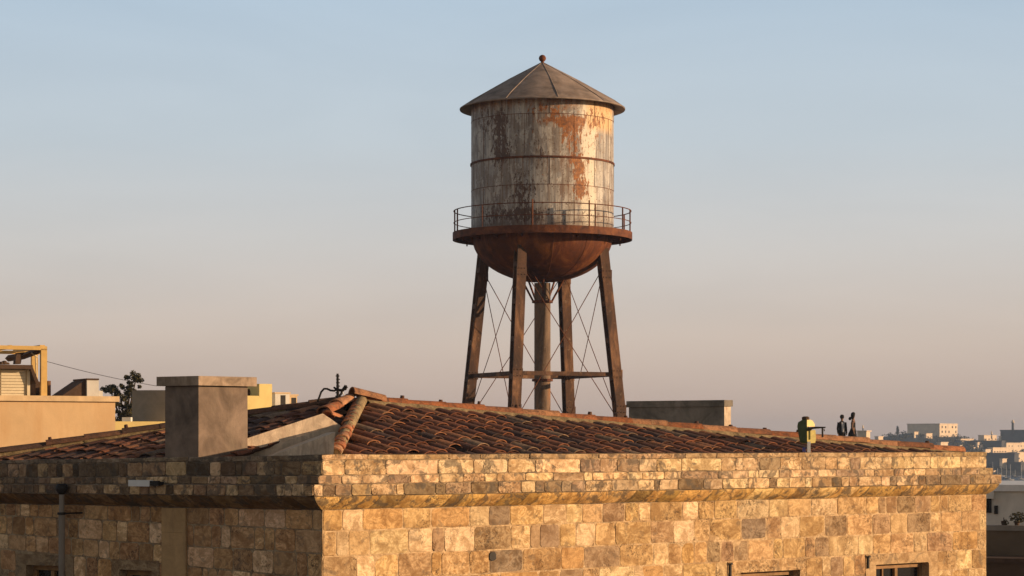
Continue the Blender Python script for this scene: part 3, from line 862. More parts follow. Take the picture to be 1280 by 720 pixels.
# legs
def rleg(zrel): return 3.48 - .1118 * (zrel - 1.38)
phis = [-20.5, 69.5, 159.5, 249.5]
fa = dirv(25); fb_ = dirv(-65)
def leg_c(phi, z):
    e = dirv(phi); return Vector((TX, TY, 0)) + e * rleg(z - ZC) + Zv * z
for phi in phis:
    mb = MB(); t0 = leg_c(phi, .25); t1 = leg_c(phi, ZC + 8.35)
    W_, D_, tf, tw = .43, .40, .07, .07
    H = [(-D_ / 2, -W_ / 2), (-D_ / 2 + tf, -W_ / 2), (-D_ / 2 + tf, -tw / 2), (D_ / 2 - tf, -tw / 2), (D_ / 2 - tf, -W_ / 2), (D_ / 2, -W_ / 2),
         (D_ / 2, W_ / 2), (D_ / 2 - tf, W_ / 2), (D_ / 2 - tf, tw / 2), (-D_ / 2 + tf, tw / 2), (-D_ / 2 + tf, W_ / 2), (-D_ / 2, W_ / 2)]
    poly = [t0 + fa * x + fb_ * y for x, y in H]
    mb.prism(poly, t1 - t0)
    # stitch plates across the open side
    for k in range(14):
        c = t0.lerp(t1, (k + .5) / 14)
        for sgn in (-1, 1): mb.cbox(c + fb_ * sgn * (W_ / 2 - .012), fa * (D_ - 2 * tf - .01), fb_ * .02, Zv * .22)
    lg = mb.build('leg', M['rust'], tower)
    for zg in (tz(468.5), tz(345), tz(512)):
        g_ = MB(); cg = leg_c(phi, zg)
        g_.cbox(cg + fa * (D_ / 2 + .012), fb_ * (W_ + .04), fa * .018, Zv * .36)
        for bx_ in (-.15, 0, .15):
            for bz_ in (-.13, .13):
                q_ = cg + fa * (D_ / 2 + .022) + fb_ * bx_ + Zv * bz_; g_.tube([q_, q_ + fa * .03], .022, 6)
        g_.build('gusset_plate', M['rust'], lg)
    mb = MB(); mb.cbox(Vector((t0.x, t0.y, .13)), (1.2, 0, 0), (0, 1.2, 0), (0, 0, .25)); mb.build('footing', M['grey'], lg)
def beam(mb, a, b_, w=.10, h=.17):
    d = b_ - a; n2 = d.cross(Zv).normalized(); u = n2.cross(d).normalized()
    mb.obox(a - n2 * w / 2 - u * h / 2, d, n2 * w, u * h)
ringz = [tz(468.5), tz(556), tz(700), tz(840)]
for i in range(4):
    for z in ringz:
        mb = MB(); a = leg_c(phis[i], z); b_ = leg_c(phis[(i + 1) % 4], z); beam(mb, a, b_, .10, .15)
        beam(mb, a + Zv * -.09, b_ + Zv * -.09, .16, .025)
        mb.build('strut', M['rust'], tower)
lv = [tz(335), tz(530), tz(700), tz(840), tz(950)]
for i in range(4):
    for k in range(len(lv) - 1):
        a, b_ = phis[i], phis[(i + 1) % 4]
        p0, p1, p2, p3 = leg_c(a, lv[k]), leg_c(b_, lv[k + 1]), leg_c(b_, lv[k]), leg_c(a, lv[k + 1])
        mb = MB(); r_ = .018
        mb.tube([p0, (p0 + p1) / 2 + Zv * -.03, p1], r_, 6); mb.build('brace_rod', M['rustr'], tower)
        mb = MB(); mb.tube([p2, (p2 + p3) / 2 + Zv * -.03, p3], r_, 6); mb.build('brace_rod', M['rustr'], tower)
# loose diagonal cable from the near leg top across to the riser
mb = MB(); mb.tube([leg_c(phis[0], tz(322)), Vector((TX + .36, TY - .1, tz(378)))], .022, 5); mb.build('stay_cable', M['rustr'], tower)
# riser
mb = MB(); mb.lathe([(.35, .0), (.35, tz(354))], (TX, TY), 28); rs = mb.build('riser_pipe', M['pipe'], tower)
for zz_ in (tz(377), tz(475), tz(600), tz(800)):
    mb = MB(); mb.lathe([(.34, zz_ - .07), (.45, zz_ - .06), (.45, zz_ + .04), (.34, zz_ + .05)], (TX, TY), 28, False)
    mb.build('collar', M['rustr'], rs)
mb = MB()
for k in range(5):
    a = radians(-70 + 72 * k); e = Vector((sin(a), -cos(a), 0)); c = Vector((TX, TY, 0))
    mb.tube([c + e * .42 + Zv * tz(377), c + e * .95 + Zv * tz(350)], .045, 6)
mb.build('strut', M['rustr'], rs)

# ------------------------------------------------------------------ parapet of building behind, to the right of the tower
gw = empty('rear_parapet_wall', Vector((*at(905, 500, 50).xy, 0)), 'dark weathered cement wall with a sunlit right end, just behind the tiled ridge right of the tower', 'wall')
o = at(905, 500, 50); zt = o.z
mb = MB(); corner_box(mb, o, .21, 2.4, 0, zt - .14, uR, uL); mb.build('wall', M['oldgrey'], gw)
mb = MB(); corner_box(mb, o - uR * .03 - uL * .03, .27, 2.47, zt - .138, zt, uR, uL); mb.build('coping', M['oldgrey'], gw)
mb = MB(); corner_box(mb, o - uR * -.004 + nR * .006 , .205, .02, 2, zt - .145, uR, uL); mb.build('sunlit_end_facing', M['plaster'], gw)  # paler strip puts the sunlight into the colour of the end

# ------------------------------------------------------------------ people on a rooftop terrace beyond
Yp = 100.0; kp = Yp / FP
ter = MB(); c = at(1062, 569, Yp); zt_ = ZC - (566.5 - HY) * kp
ter.hexa([(c.x - 5, c.y - 2, 0), (c.x + 4, c.y - 2, 0), (c.x + 4, c.y + 7, 0), (c.x - 5, c.y + 7, 0), (c.x - 5, c.y - 2, zt_), (c.x + 4, c.y - 2, zt_), (c.x + 4, c.y + 7, zt_), (c.x - 5, c.y + 7, zt_)])
ter.build('terrace_house', M['farshade'], None, 'flat roofed house hidden behind the tiled ridge, under the two standing people', 'house', origin=None)

def skin_person(root, verts, edges, radii, mat, name):
    me = bpy.data.meshes.new(name); me.from_pydata(verts, edges, []); me.materials.append(mat)
    o = bpy.data.objects.new(name, me); col.objects.link(o); o.parent = root
    sk = o.modifiers.new('Skin', 'SKIN'); sk.use_smooth_shade = True
    for v, r in zip(me.skin_vertices[0].data, radii): v.radius = (r[0], r[1]) if isinstance(r, tuple) else (r, r)
    me.skin_vertices[0].data[0].use_root = True
    sb = o.modifiers.new('Subdivision', 'SUBSURF'); sb.levels = 2; sb.render_levels = 2
    return o
def person(px, head_top, label, kind, face):
    q = at(px, head_top, Yp); H_ = q.z - zt_
    root = empty('person', (q.x, q.y, zt_), label, 'person'); root.rotation_euler = (0, 0, radians(face)); root.scale = (.84, .84, 1)
    k = H_ / 1.75
    V = [(0, 0, .95), (0, 0, 1.15), (0, .01, 1.38), (0, .0, 1.50), (0, -.01, 1.58), (0, -.02, 1.68),
         (.10, 0, .88), (.11, -.02, .48), (.11, 0, .07), (.11, -.12, .03),
         (-.10, 0, .88), (-.11, -.02, .48), (-.11, 0, .07), (-.11, -.12, .03),
         (.19, 0, 1.40), (.25, .02, 1.14), (.24, -.06, .92), (.24, -.08, .83),
         (-.19, 0, 1.40), (-.25, .02, 1.14), (-.24, -.06, .92), (-.24, -.08, .83)]
    E = [(0, 1), (1, 2), (2, 3), (3, 4), (4, 5), (0, 6), (6, 7), (7, 8), (8, 9), (0, 10), (10, 11), (11, 12), (12, 13), (2, 14), (14, 15), (15, 16), (16, 17), (2, 18), (18, 19), (19, 20), (20, 21)]
    Rr = [(.15, .11), (.13, .10), (.16, .11), .055, .075, .085, .09, .06, .045, .035, .09, .06, .045, .035, .055, .042, .032, .03, .055, .042, .032, .03]
    V = [(x * k, y * k, z * k) for x, y, z in V]
    Rr = [tuple(a * k for a in r) if isinstance(r, tuple) else r * k for r in Rr]
    skin_person(root, V, E, Rr, M['skin'], 'body')
    def child(m_, name, mat):
        o = m_.build(name, mat, None); o.parent = root
        for v in o.data.vertices: v.co = v.co * k
        return o
    def loft(m_, secs, seg=16):
        m_.grid([[Vector((cx + a * cos(2 * pi * j / seg), cy + b_ * sin(2 * pi * j / seg), z)) for j in range(seg)] for cx, cy, z, a, b_ in secs], True, True)
    if kind == 'man':
        m_ = MB(); loft(m_, [(0, 0, .80, .19, .135), (0, 0, .95, .185, .135), (0, 0, 1.15, .175, .13), (0, .01, 1.35, .205, .14), (0, .01, 1.45, .16, .11), (0, .01, 1.50, .075, .075)])
        for sx in (-1, 1): m_.tube([(sx * .19, 0, 1.43), (sx * .25, .02, 1.14), (sx * .245, -.05, .92)], [.075, .062, .05], 10)
        child(m_, 'jacket', M['black'])
        m_ = MB()
        m_.prism([(-.05, -.15, .98), (-.015, -.15, .98), (-.01, -.155, 1.40), (-.08, -.145, 1.47)], (0, .03, 0))
        m_.prism([(.015, -.15, .98), (.05, -.15, .98), (.08, -.145, 1.47), (.01, -.155, 1.40)], (0, .03, 0))
        child(m_, 'shirt', M['shirt'])
        m_ = MB()
        for sx in (-1, 1): m_.tube([(sx * .09, 0, .92), (sx * .11, -.02, .48), (sx * .11, 0, .08)], [.12, .085, .075], 10)
        child(m_, 'trousers', M['black'])
        m_ = MB(); loft(m_, [(0, -.0, 1.60, .08, .075), (0, .0, 1.66, .115, .115), (0, -.01, 1.73, .115, .12), (0, -.01, 1.785, .08, .08), (0, -.01, 1.80, .01, .01)])
        child(m_, 'hair', M['hair'])
    else:
        m_ = MB(); loft(m_, [(0, .04, .42, .24, .27), (0, .04, .85, .19, .22), (0, 0, 1.10, .135, .12), (0, .0, 1.32, .17, .12), (0, .0, 1.42, .12, .09), (0, 0, 1.47, .07, .07)])
        for sx in (-1, 1): m_.tube([(sx * .17, 0, 1.40), (sx * .22, .02, 1.16)], [.06, .055], 10)
        child(m_, 'dress', M['black'])
        m_ = MB(); loft(m_, [(0, .02, 1.46, .06, .05), (0, .02, 1.56, .09, .09), (0, .02, 1.66, .115, .115), (0, .0, 1.74, .105, .11), (0, 0, 1.79, .06, .06), (0, 0, 1.80, .01, .01)])
        loft(m_, [(0, .17, 1.44, .01, .01), (0, .17, 1.46, .06, .06), (0, .17, 1.52, .08, .08), (0, .16, 1.58, .05, .05), (0, .16, 1.60, .01, .01)])
        child(m_, 'hair', M['hair'])
person(1052.5, 519.5, 'person in a dark open jacket over a white shirt, standing beyond the ridge', 'man', 15)
person(1066.5, 516.5, 'person in a long dark dress with tied back hair, standing beyond the ridge', 'woman', 75)

# ------------------------------------------------------------------ neighbours at left
def house_front(name, label, cat, pxa, pxb, ytop, Y, phi, mat, cope=None, depth=8, coph=.12, over=.08, zbase=0):
    """wall plane with normal phi; right end at px pxb depth Y; runs left to pxa"""
    nn = dirv(phi); u = Vector((cos(radians(phi)), sin(radians(phi)), 0))
    Rr = at(pxb, ytop, Y); k = (pxa - 640) / FP
    Ya = (nn.x * Rr.x + nn.y * Rr.y) / (nn.x * k + nn.y); La = at(pxa, ytop, Ya)
    w = (Rr.xy - La.xy).length
    root = empty(name, (Rr.x, Rr.y, 0), label, cat)
    z1 = Rr.z
    mb = MB(); o = Vector((Rr.x, Rr.y, zbase))
    mb.hexa([o - u * w, o, o - nn * depth, o - nn * depth - u * w] + [q + Zv * (z1 - zbase - (coph if cope else 0)) for q in (o - u * w, o, o - nn * depth, o - nn * depth - u * w)])
    mb.build('wall', mat, root)
    if cope:
        mb = MB(); q = Vector((Rr.x, Rr.y, z1 - coph + .002)) + nn * over + u * over; w2 = w + 2 * over; d2 = depth + 2 * over
        mb.hexa([q - u * w2, q, q - nn * d2, q - nn * d2 - u * w2] + [p_ + Zv * (coph - .002) for p_ in (q - u * w2, q, q - nn * d2, q - nn * d2 - u * w2)])
        mb.build('coping', cope, root)
    return root, u, nn
Yh = 55.0; kh = Yh / FP
yh, hu, hn = house_front('ochre_house', 'plain ochre rendered house with a flat roof and pale coping at the left edge', 'house', -260, 144, 495.5, Yh, 27, M['ochre'], M['ochre2'], depth=9, coph=.13)
zroof = at(144, 495.5, Yh).z
def hp(px, py, back):   # point on ochre house roof at photo px, 'back' metres behind its front plane
    p0 = at(144, 495.5, Yh) - hn * back; k = (px - 640) / FP
    Y = (hn.x * p0.x + hn.y * p0.y) / (hn.x * k + hn.y)
    return at(px, py, Y)
def hbox(mb, pxa, pxb, y0, y1, back, dep, on=True):
    a = hp(pxa, y1, back); b_ = hp(pxb, y1, back); zt_ = hp((pxa + pxb) / 2, y0, back).z; zb_ = zroof if on else hp((pxa + pxb) / 2, y1, back).z
    a.z = b_.z = zb_
    mb.obox(a, b_ - a, -hn * dep, Zv * (zt_ - zb_))
# pergola
pg = empty('pergola', hp(54, 495, 1.0), 'yellow painted open steel pergola on the flat roof of the ochre house', 'pergola')
mb = MB()
hbox(mb, -120, 59, 431, 436, .8, .12, False); hbox(mb, -120, 50, 437.5, 441.5, 3.4, .12, False)
for px in (58,): 
    a = hp(px - 8, 436, .92); a.z = hp(55, 436, .9).z
    mb.obox(a, hu * .12, -hn * 2.45, Zv * .09)
for px in (-30, 12):
    a = hp(px, 436, .92); mb.obox(a, hu * .06, -hn * 2.45, Zv * .09)
mb.build('beams', M['ypaint'], pg)
for px, bk in ((51.5, .8), (-115, .8), (40, 3.38), (-110, 3.38)):
    mb = MB(); a = hp(px, 495, bk); b_ = hp(px + 7.5, 495, bk); a.z = b_.z = zroof; mb.obox(a, b_ - a, -hn * .12, Zv * (hp(55, 436, bk).z - zroof)); mb.build('post', M['ypaint'], pg)
mb = MB(); mb.tube([hp(39, 441, 1.2), hp(47, 447, 1.2)], .02, 6); mb.tube([hp(44, 436, 1.2), hp(46, 476, 1.2)], .018, 6); mb.build('stay', M['cream'], pg)
mb = MB(); mb.tube([hp(10, 448, 3.0), hp(30, 445, 2.0), hp(49, 438, .95)], .08, 4, True, False); mb.build('beam_underside_shade', M['brown'], pg)  # dark bar added as the shaded underside of the slanting beam
# louvred plant box
lb = empty('louvred_hut', hp(20, 495, .6), 'cream louvred plant hut with a dark flat lid, standing under the pergola', 'hut')
mb = MB(); hbox(mb, -60, 33, 461, 496, .9, 1.3); mb.build('walls', M['cream'], lb)
mb = MB()
for i in range(9): hbox(mb, 1.5, 32, 462.5 + i * 3.7, 465.6 + i * 3.7, .87, .03, False)
for i in range(9): hbox(mb, -60, -2, 462.5 + i * 3.7, 465.6 + i * 3.7, .87, .03, False)
mb.build('louvres', M['cream'], lb)
mb = MB(); hbox(mb, 34, 37.6, 461, 496, .82, .1); mb.build('corner_post', M['cream'], lb)
mb = MB(); hbox(mb, -62, 41, 455.5, 460.6, .6, 1.8, False); mb.build('lid', M['brown'], lb)
mb = MB(); p_ = hp(39, 458, .8); mb.prism([hp(38, 461, .7), hp(41, 459, .7), hp(49, 478, .7), hp(45, 480, .7)], -hn * .5); mb.build('side_flap', M['brown'], lb)
# things stored on lid
mb = MB()
for px, rr, h in ((2, .06, .07), (5.5, .07, .09), (9, .06, .05)):
    p_ = hp(px, 455.5, 1.0); mb.lathe([(0, p_.z + h), (rr * .7, p_.z + h * .9), (rr, p_.z + h * .4), (rr * .9, p_.z)], (p_.x, p_.y), 10)
mb.build('sandbags', M['brown'], None, 'small dark bundles lying on the lid of the cream louvred hut', 'bundle')
mb = MB(); p_ = hp(23, 455.5, 1.1)
mb.prism([hp(19, 455, 1.1), hp(26, 455, 1.1), hp(28, 444, 1.1), hp(31, 440, 1.1), hp(22, 441, 1.1), hp(20, 446, 1.1)], -hn * .2)
mb.build('folded_tarpaulin', M['brown'], None, 'dark folded tarpaulin hanging between pergola beam and hut lid', 'tarpaulin')
# dark crate
mb = MB(); hbox(mb, 44.5, 60, 477, 496, 1.3, .5)
dc = mb.build('storage_crate', M['brown'], None, 'dark brown storage crate beside the pergola post on the ochre roof', 'crate', origin=hp(52, 495, .3))
mb = MB(); hbox(mb, 60.2, 63.6, 476, 496, 1.28, .5); mb.build('side_panel', mat_plain('warm_board', (.22, .12, .07), .15), dc)
# stair head
sh = empty('stair_head', hp(105, 495, .5), 'sloping dark stair cover with a white end wall at the right of the ochre roof', 'stair cover')
mb = MB(); mb.prism([hp(75, 496.5, .5), hp(108.5, 496.5, .5), hp(108.5, 475, .5), hp(105, 476, .5)], -hn * 1.0); mb.build('sloping_cover', M['brown'], sh)
mb = MB(); hbox(mb, 108.8, 123.5, 475.3, 496, .42, 1.1); hbox(mb, 123.7, 128.5, 488.5, 496, .45, .9); mb.build('end_wall', M['white'], sh)
mb = MB(); hbox(mb, 108.4, 123.8, 473, 475.1, .40, 1.15, False); mb.build('cap', M['brown'], sh)
# wire
mb = MB(); w0 = hp(59, 452, 1); w1 = at(196, 482.5, 62); pts = [w0.lerp(w1, t / 12) + Zv * (-.04 * 4 * (t / 12) * (1 - t / 12)) for t in range(13)]
mb.tube(pts, .007, 5); mb.build('overhead_wire', M['dark'], None, 'thin dark wire sagging from the pergola across to behind the chimney', 'wire')

# low yellow wall, grey block behind chimney
house_front('yellow_house', 'low yellow rendered house seen between the ochre house and the chimney', 'house', 140, 232, 527, 68, 20, M['yellow'], None, depth=6)
house_front('grey_block', 'plain grey rendered rooftop block rising directly behind the concrete chimney', 'house', 165, 246, 487.5, 74, -8, M['grey'], None, depth=5)
mb = MB(); q = at(159, 525, 69); mb.cbox(q, (.26, 0, 0), (0, .3, 0), (0, 0, .16)); mb.build('white_ledge_block', M['white'], None, 'small white block on top of the low yellow wall beneath the tree', 'block', origin=None)

# yellow house right of chimney
yb, yu, yn = house_front('yellow_house', 'bright yellow house with a raised corner block, right of the concrete chimney', 'house', 280, 340, 495, 80, 35, M['yellow'], None, depth=6)
zy = at(340, 495, 80).z
mb = MB(); o = at(340, 495, 80); 
mb.obox(o - yu * .50 + yn * .004 + Zv * -.05, yu * .5, -yn * 1.6, Zv * (at(340, 480, 80).z - zy + .05)); mb.build('raised_block', M['yellow'], yb)
mb = MB(); mb.obox(o - yu * 1.5 - yn * 1.2, yu * .98, -yn * .3, Zv * .33); mb.build('rear_parapet', M['yellow'], yb)
mb = MB(); mb.prism([at(300, 487, 81), at(326, 480.2, 81), at(326, 483, 81), at(300, 489.5, 81)], (0, .4, 0)); mb.build('sloping_roof', M['grey'], yb)
for i, (px, w) in enumerate(((311, .10), (322, .08))):
    q = at(px, 495, 80.3); mb = MB(); mb.lathe([(w * .5, q.z - .02), (w, q.z + .08), (w * .9, q.z + .16), (w * .4, q.z + .24), (0, q.z + .25)], (q.x, q.y), 12)
    mb.build('plant_pot', M['brown'], None, ('wider' if i == 0 else 'narrower') + ' dark pot on the parapet of the bright yellow house', 'pot', 'pots on the yellow house parapet')
wh, wu, wn_ = house_front('white_hut', 'small white flat roofed hut with a dark doorway beyond the roof ridge', 'hut', 344, 362, 490.5, 84, 30, M['white'], M['ochre2'], depth=2, coph=.05, over=.03)
q = at(362, 491, 84)
mb = MB(); mb.obox(Vector((q.x, q.y, q.z - .75)) - wu * .36 + wn_ * .003, wu * .20, -wn_ * .1, Zv * .66); mb.build('doorway', M['dark'], wh)
mb = MB(); q2 = at(341, 491, 84.5); mb.obox(Vector((q2.x - .09, q2.y, q2.z - 1.2)), (.17, 0, 0), (0, 1, 0), Zv * 1.19); mb.build('side_wall', M['grey'], wh)
yh2, u3, n3 = house_front('ochre_hut', 'small ochre flat roofed hut with an open dark side right of the white hut', 'hut', 362, 371.5, 493, 86, 30, M['ochre2'], M['ochre2'], depth=2, coph=.06, over=.04)
q = at(371.5, 493, 86)
mb = MB(); mb.obox(Vector((q.x, q.y, q.z - .7)) - u3 * .24 + n3 * .003, u3 * .20, -n3 * .1, Zv * .58); mb.build('doorway', M['dark'], yh2)

# ------------------------------------------------------------------ trees and plants (leaf-sized faces)
def leafy(mb, cen, rad, n_, size):
    for _ in range(n_):
        while True:
            p_ = Vector((U(-1, 1), U(-1, 1), U(-1, 1)))
            if p_.length < 1: break
        if noise.noise(p_ * 2.3 + cen) < -.22: continue
        c = Vector((cen.x + p_.x * rad[0], cen.y + p_.y * rad[1], cen.z + p_.z * rad[2]))
        a = Vector((U(-1, 1), U(-1, 1), U(-1, 1))).normalized(); b_ = a.cross(Vector((U(-1, 1), U(-1, 1), U(-1, 1)))).normalized(); s_ = size * U(.6, 1.3)
        mb.face([c - a * s_, c + b_ * s_ * .5, c + a * s_, c - b_ * s_ * .5])
Yt = 92.0; kt = Yt / FP
tr = empty('tree', Vector((*at(158, 520, Yt).xy, 0)), 'dark leafy tree top between the ochre house and the grey block', 'tree')
mb = MB(); b0 = at(156, 560, Yt); g0 = Vector((b0.x, b0.y, 0))
mb.tube([g0, g0 + Zv * 6, at(156, 540, Yt)], [.28, .2, .1], 8)
for x, y in ((164, 480), (150, 488), (170, 474), (158, 500), (137, 486), (148, 508), (166, 500)):
    mb.tube([at(156, 542, Yt), at((156 + x) / 2, (530 + y) / 2 + 4, Yt + U(-.1, .1)), at(x, y, Yt + U(-.25, .25))], [.06, .04, .015], 6)
mb.build('trunk', M['bark'], tr)
mb = MB()
for x, y, rx, ry, n_ in ((165, 474, 9, 7, 9), (172, 478, 6, 7, 6), (158, 481, 7, 6, 7), (168, 469, 5, 4, 4), (137, 486, 7.5, 5, 8), (145, 491, 6, 6, 5), (131, 488, 3.5, 4, 3), (155, 494, 8, 6, 7), (165, 490, 7, 6, 6), (150, 505, 7, 7, 7), (160, 510, 8, 6, 7), (152, 518, 8, 8, 9), (162, 524, 9, 8, 9), (155, 540, 13, 12, 18)):
    for _ in range(n_):
        a_ = U(0, 6.28); r__ = sqrt(R()); q_ = at(x + cos(a_) * rx * r__, y + sin(a_) * ry * r__, Yt + U(-.3, .3)); rr_ = U(.05, .13)
        leafy(mb, q_, (rr_ * 1.4, rr_ * 1.3, rr_ * 1.15), 95, .048)
mb.build('crown', M['leaf'], tr)

# ------------------------------------------------------------------ lower right: white house, tan wall, pots
Yw = 62.0; kw = Yw / FP
w = empty('white_house', Vector((*at(1260, 607, Yw).xy, 0)), 'white flat roofed house in shade at the lower right edge', 'house')
nW = dirv(-20); uW = Vector((cos(radians(-20)), sin(radians(-20)), 0))
o = at(1214, 611, Yw)
def wp(px, py, back=0):
    p0 = o - nW * back; k = (px - 640) / FP; Y = (nW.x * p0.x + nW.y * p0.y) / (nW.x * k + nW.y); return at(px, py, Y)
mb = MB(); a = wp(1205, 614); a.z = 0; zt = wp(1255, 614).z
mb.obox(a, uW * 8, -nW * 7, Zv * zt); mb.build('wall', M['white'], w)
mb = MB(); a = wp(1200, 614) + nW * .12; a.z = zt + .002; mb.obox(a, uW * 8.3, -nW * 7.2, Zv * (8 * kw)); mb.build('roof_slab', M['whitem'], w)
def wwin(px0, px1, y0, y1, name='window'):
    mb = MB(); a = wp(px0, y1); b_ = wp(px1, y1); z0 = wp((px0 + px1) / 2, y1).z; z1 = wp((px0 + px1) / 2, y0).z
    a.z = b_.z = z0
    t = .035; d_ = (b_ - a)
    mb.obox(a + nW * .003, d_ * .1, nW * t, Zv * (z1 - z0)); mb.obox(a + d_ * .9 + nW * .003, d_ * .1, nW * t, Zv * (z1 - z0))
    mb.obox(a + d_ * .1 + nW * .003, d_ * .8, nW * t, Zv * (z1 - z0) * .07); mb.obox(a + d_ * .1 + nW * .003 + Zv * (z1 - z0) * .93, d_ * .8, nW * t, Zv * (z1 - z0) * .07)
    f_ = mb.build(name, M['dark'], w)
    g = MB(); g.face([a + nW * .012, b_ + nW * .012, b_ + nW * .012 + Zv * (z1 - z0), a + nW * .012 + Zv * (z1 - z0)]); g.build('pane', M['glass'], f_)
wwin(1232, 1239.5, 623, 641); wwin(1243, 1247.5, 632, 642.5)
mb = MB(); a = wp(1228, 623) + nW * .002; mb.obox(a, uW * .32, nW * .25, Zv * .2); mb.build('canopy_box', M['white'], w)
tw = empty('terrace_wall', Vector((*at(1250, 660, 54).xy, 0)), 'brown terrace wall with pale coping in front of the white house', 'wall')
def tp(px, py, Y=54.0):
    k = (px - 640) / FP; p0 = at(1214, 660, Y); Yy = (nW.x * p0.x + nW.y * p0.y) / (nW.x * k + nW.y); return at(px, py, Yy)
mb = MB(); a = tp(1205, 660); zt = a.z; a.z = 0; mb.obox(a, uW * 7, -nW * .3, Zv * (zt - .05)); mb.build('wall', M['tan'], tw)
mb = MB(); a = tp(1203, 660) + nW * .05; a.z = zt - .048; mb.obox(a, uW * 7.2, -nW * .4, Zv * .12); mb.build('coping', M['grey'], tw)
mb = MB(); a = tp(1205, 697, 52.5); b_ = tp(1310, 697, 52.5); b_.z = a.z; mb.obox(a - Zv * 8, b_ - a, -nW * 1.2, Zv * 7.9); mb.build('lower_step', mat_plain('dark_tan', (.09, .055, .035), .1), tw)
mb = MB(); mb.obox(a - Zv * .1 + nW * .05, (b_ - a) * 1.02, -nW * 1.3, Zv * .1); mb.build('step_coping', M['brown'], tw)
for i, (px, y, rx, ry, n_, lab) in enumerate(((1273, 647, 12, 7, 420, 'larger leafy plant on the terrace coping at the right edge'), (1256.5, 653, 4, 3.5, 110, 'tiny leafy plant on the terrace coping left of the larger one'))):
    q = tp(px, 656); k_ = 54 / FP
    pl = empty('potted_plant', Vector((q.x, q.y + .15, zt + .07)), lab, 'plant', 'plants on the terrace wall')
    mb = MB(); leafy(mb, at(px, y, q.y + .15), (rx * k_, .13, ry * k_), n_, .028); mb.build('foliage', M['leaf'], pl)
    mb = MB(); mb.lathe([(.05, zt + .072), (.07, zt + .16), (.06, zt + .17)], (q.x, q.y + .15), 12); mb.tube([(q.x, q.y + .15, zt + .08), (q.x, q.y + .15, zt + .25)], .01, 5); mb.build('pot', M['brown'], pl)

# ------------------------------------------------------------------ ground, water, far hill
def sheet(name, x0, x1, y0, y1, z, mat):
    mb = MB(); mb.face([(x0, y0, z), (x1, y0, z), (x1, y1, z), (x0, y1, z)]); mb.build(name, mat, kind='structure')
sheet('ground', -1500, 1500, -300, 2600, 0, M['ground'])
sheet('water', 60, 1200, 420, 1075, .15, M['water'])
sheet('street', -40, 40, 14, 26, .004, mat_plain('asphalt', (.05, .05, .05), .15, .5))
# hill : ridge profile in photo px at Y=1250
prof = [(1020, 556), (1060, 555), (1085, 553.5), (1100, 549), (1110, 546), (1122, 542.5), (1140, 542), (1160, 544), (1180, 545), (1200, 546), (1214, 551), (1230, 551), (1256, 552), (1270, 549), (1300, 548), (1360, 550), (1450, 552), (1600, 556)]
def ridge_y(px):
    for (a, ya), (b_, yb_) in zip(prof, prof[1:]):
        if a <= px <= b_: return ya + (yb_ - ya) * (px - a) / (b_ - a)
    return 557
mb = MB(); rows = []
NY = 30
for j in range(NY + 1):
    Y = 1010 + 520 * j / NY; row = []
    for i in range(150):
        px = 1010 + 4 * i; X = (px - 640) / FP * 1250
        zr_ = ZC + (HY - ridge_y(px)) / FP * 1250
        t = j / NY; t2 = min(1, t / .46)
        h = -1 + (zr_ + 1) * (t2 ** .8) if t <= .46 else zr_ * (1 - (t - .46) * .8)
        h += 1.1 * noise.noise(Vector((X * .06, Y * .05, 0))) * min(1, t * 6)
        row.append(Vector((X * (Y / 1250) ** .5, Y, h)))
    rows.append(row)
mb.grid(rows, True); mb.build('hillside', M['hill'], kind='structure')

def far_house(name, label, cat, px0, pxm, px1, yt, yb, Y, mlit, msh=None, wins=0, group=None, yaw=45):
    """left face px0..pxm (shade) and right face pxm..px1 (sun)"""
    root = empty(name, at(pxm, yb, Y), label, cat, group)
    k = Y / FP; ua = Vector((cos(radians(yaw)), sin(radians(yaw)), 0)); ub = Vector((-sin(radians(yaw)), cos(radians(yaw)), 0))
    o_ = at(pxm, yb, Y); wR_ = max(.5, (px1 - pxm) * k / ua.x); wL_ = max(.5, (pxm - px0) * k / -ub.x)
    z0 = o_.z - 12; z1 = at(pxm, yt, Y).z
    mb = MB(); p = [o_, o_ + ua * wR_, o_ + ua * wR_ + ub * wL_, o_ + ub * wL_]
    mb.hexa([Vector((q.x, q.y, z0)) for q in p] + [Vector((q.x, q.y, z1)) for q in p]); mb.build('walls', mlit, root)
    nf = Vector((ua.y, -ua.x, 0))
    h = z1 - o_.z
    mb = MB(); q = o_ - ua * .25 - ub * .25; mb.obox(Vector((q.x, q.y, z1 + .01)), ua * (wR_ + .5), ub * (wL_ + .5), Zv * (.06 * h + .1)); mb.build('parapet', mlit, root)
    for i in range(wins):
        for r_ in range(2 if h > 5 else 1):
            if R() < .15: continue
            s_ = wR_ * (.14 + .76 * i / max(1, wins - 1)) - .45
            mb = MB(); zz0 = o_.z + h * (.32 + .38 * r_); 
            mb.obox(Vector((o_.x, o_.y, zz0)) + ua * s_ + nf * .02, ua * min(.9, wR_ * .14), nf * .08, Zv * h * .18); mb.build('window', M['dark'], root)
    return root
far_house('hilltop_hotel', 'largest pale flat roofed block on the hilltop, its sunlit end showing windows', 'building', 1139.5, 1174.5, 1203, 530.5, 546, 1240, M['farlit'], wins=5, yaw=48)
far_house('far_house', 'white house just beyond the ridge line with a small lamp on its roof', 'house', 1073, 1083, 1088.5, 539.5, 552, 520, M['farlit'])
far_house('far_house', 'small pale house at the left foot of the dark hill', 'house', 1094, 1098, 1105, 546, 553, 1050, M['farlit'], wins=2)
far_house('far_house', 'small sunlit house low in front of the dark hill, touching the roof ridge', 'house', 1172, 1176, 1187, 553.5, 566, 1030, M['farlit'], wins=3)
far_house('far_house', 'small white hut on the slope below the left end of the hilltop block', 'house', 1142, 1143, 1149, 540, 543, 1215, M['farlit'])
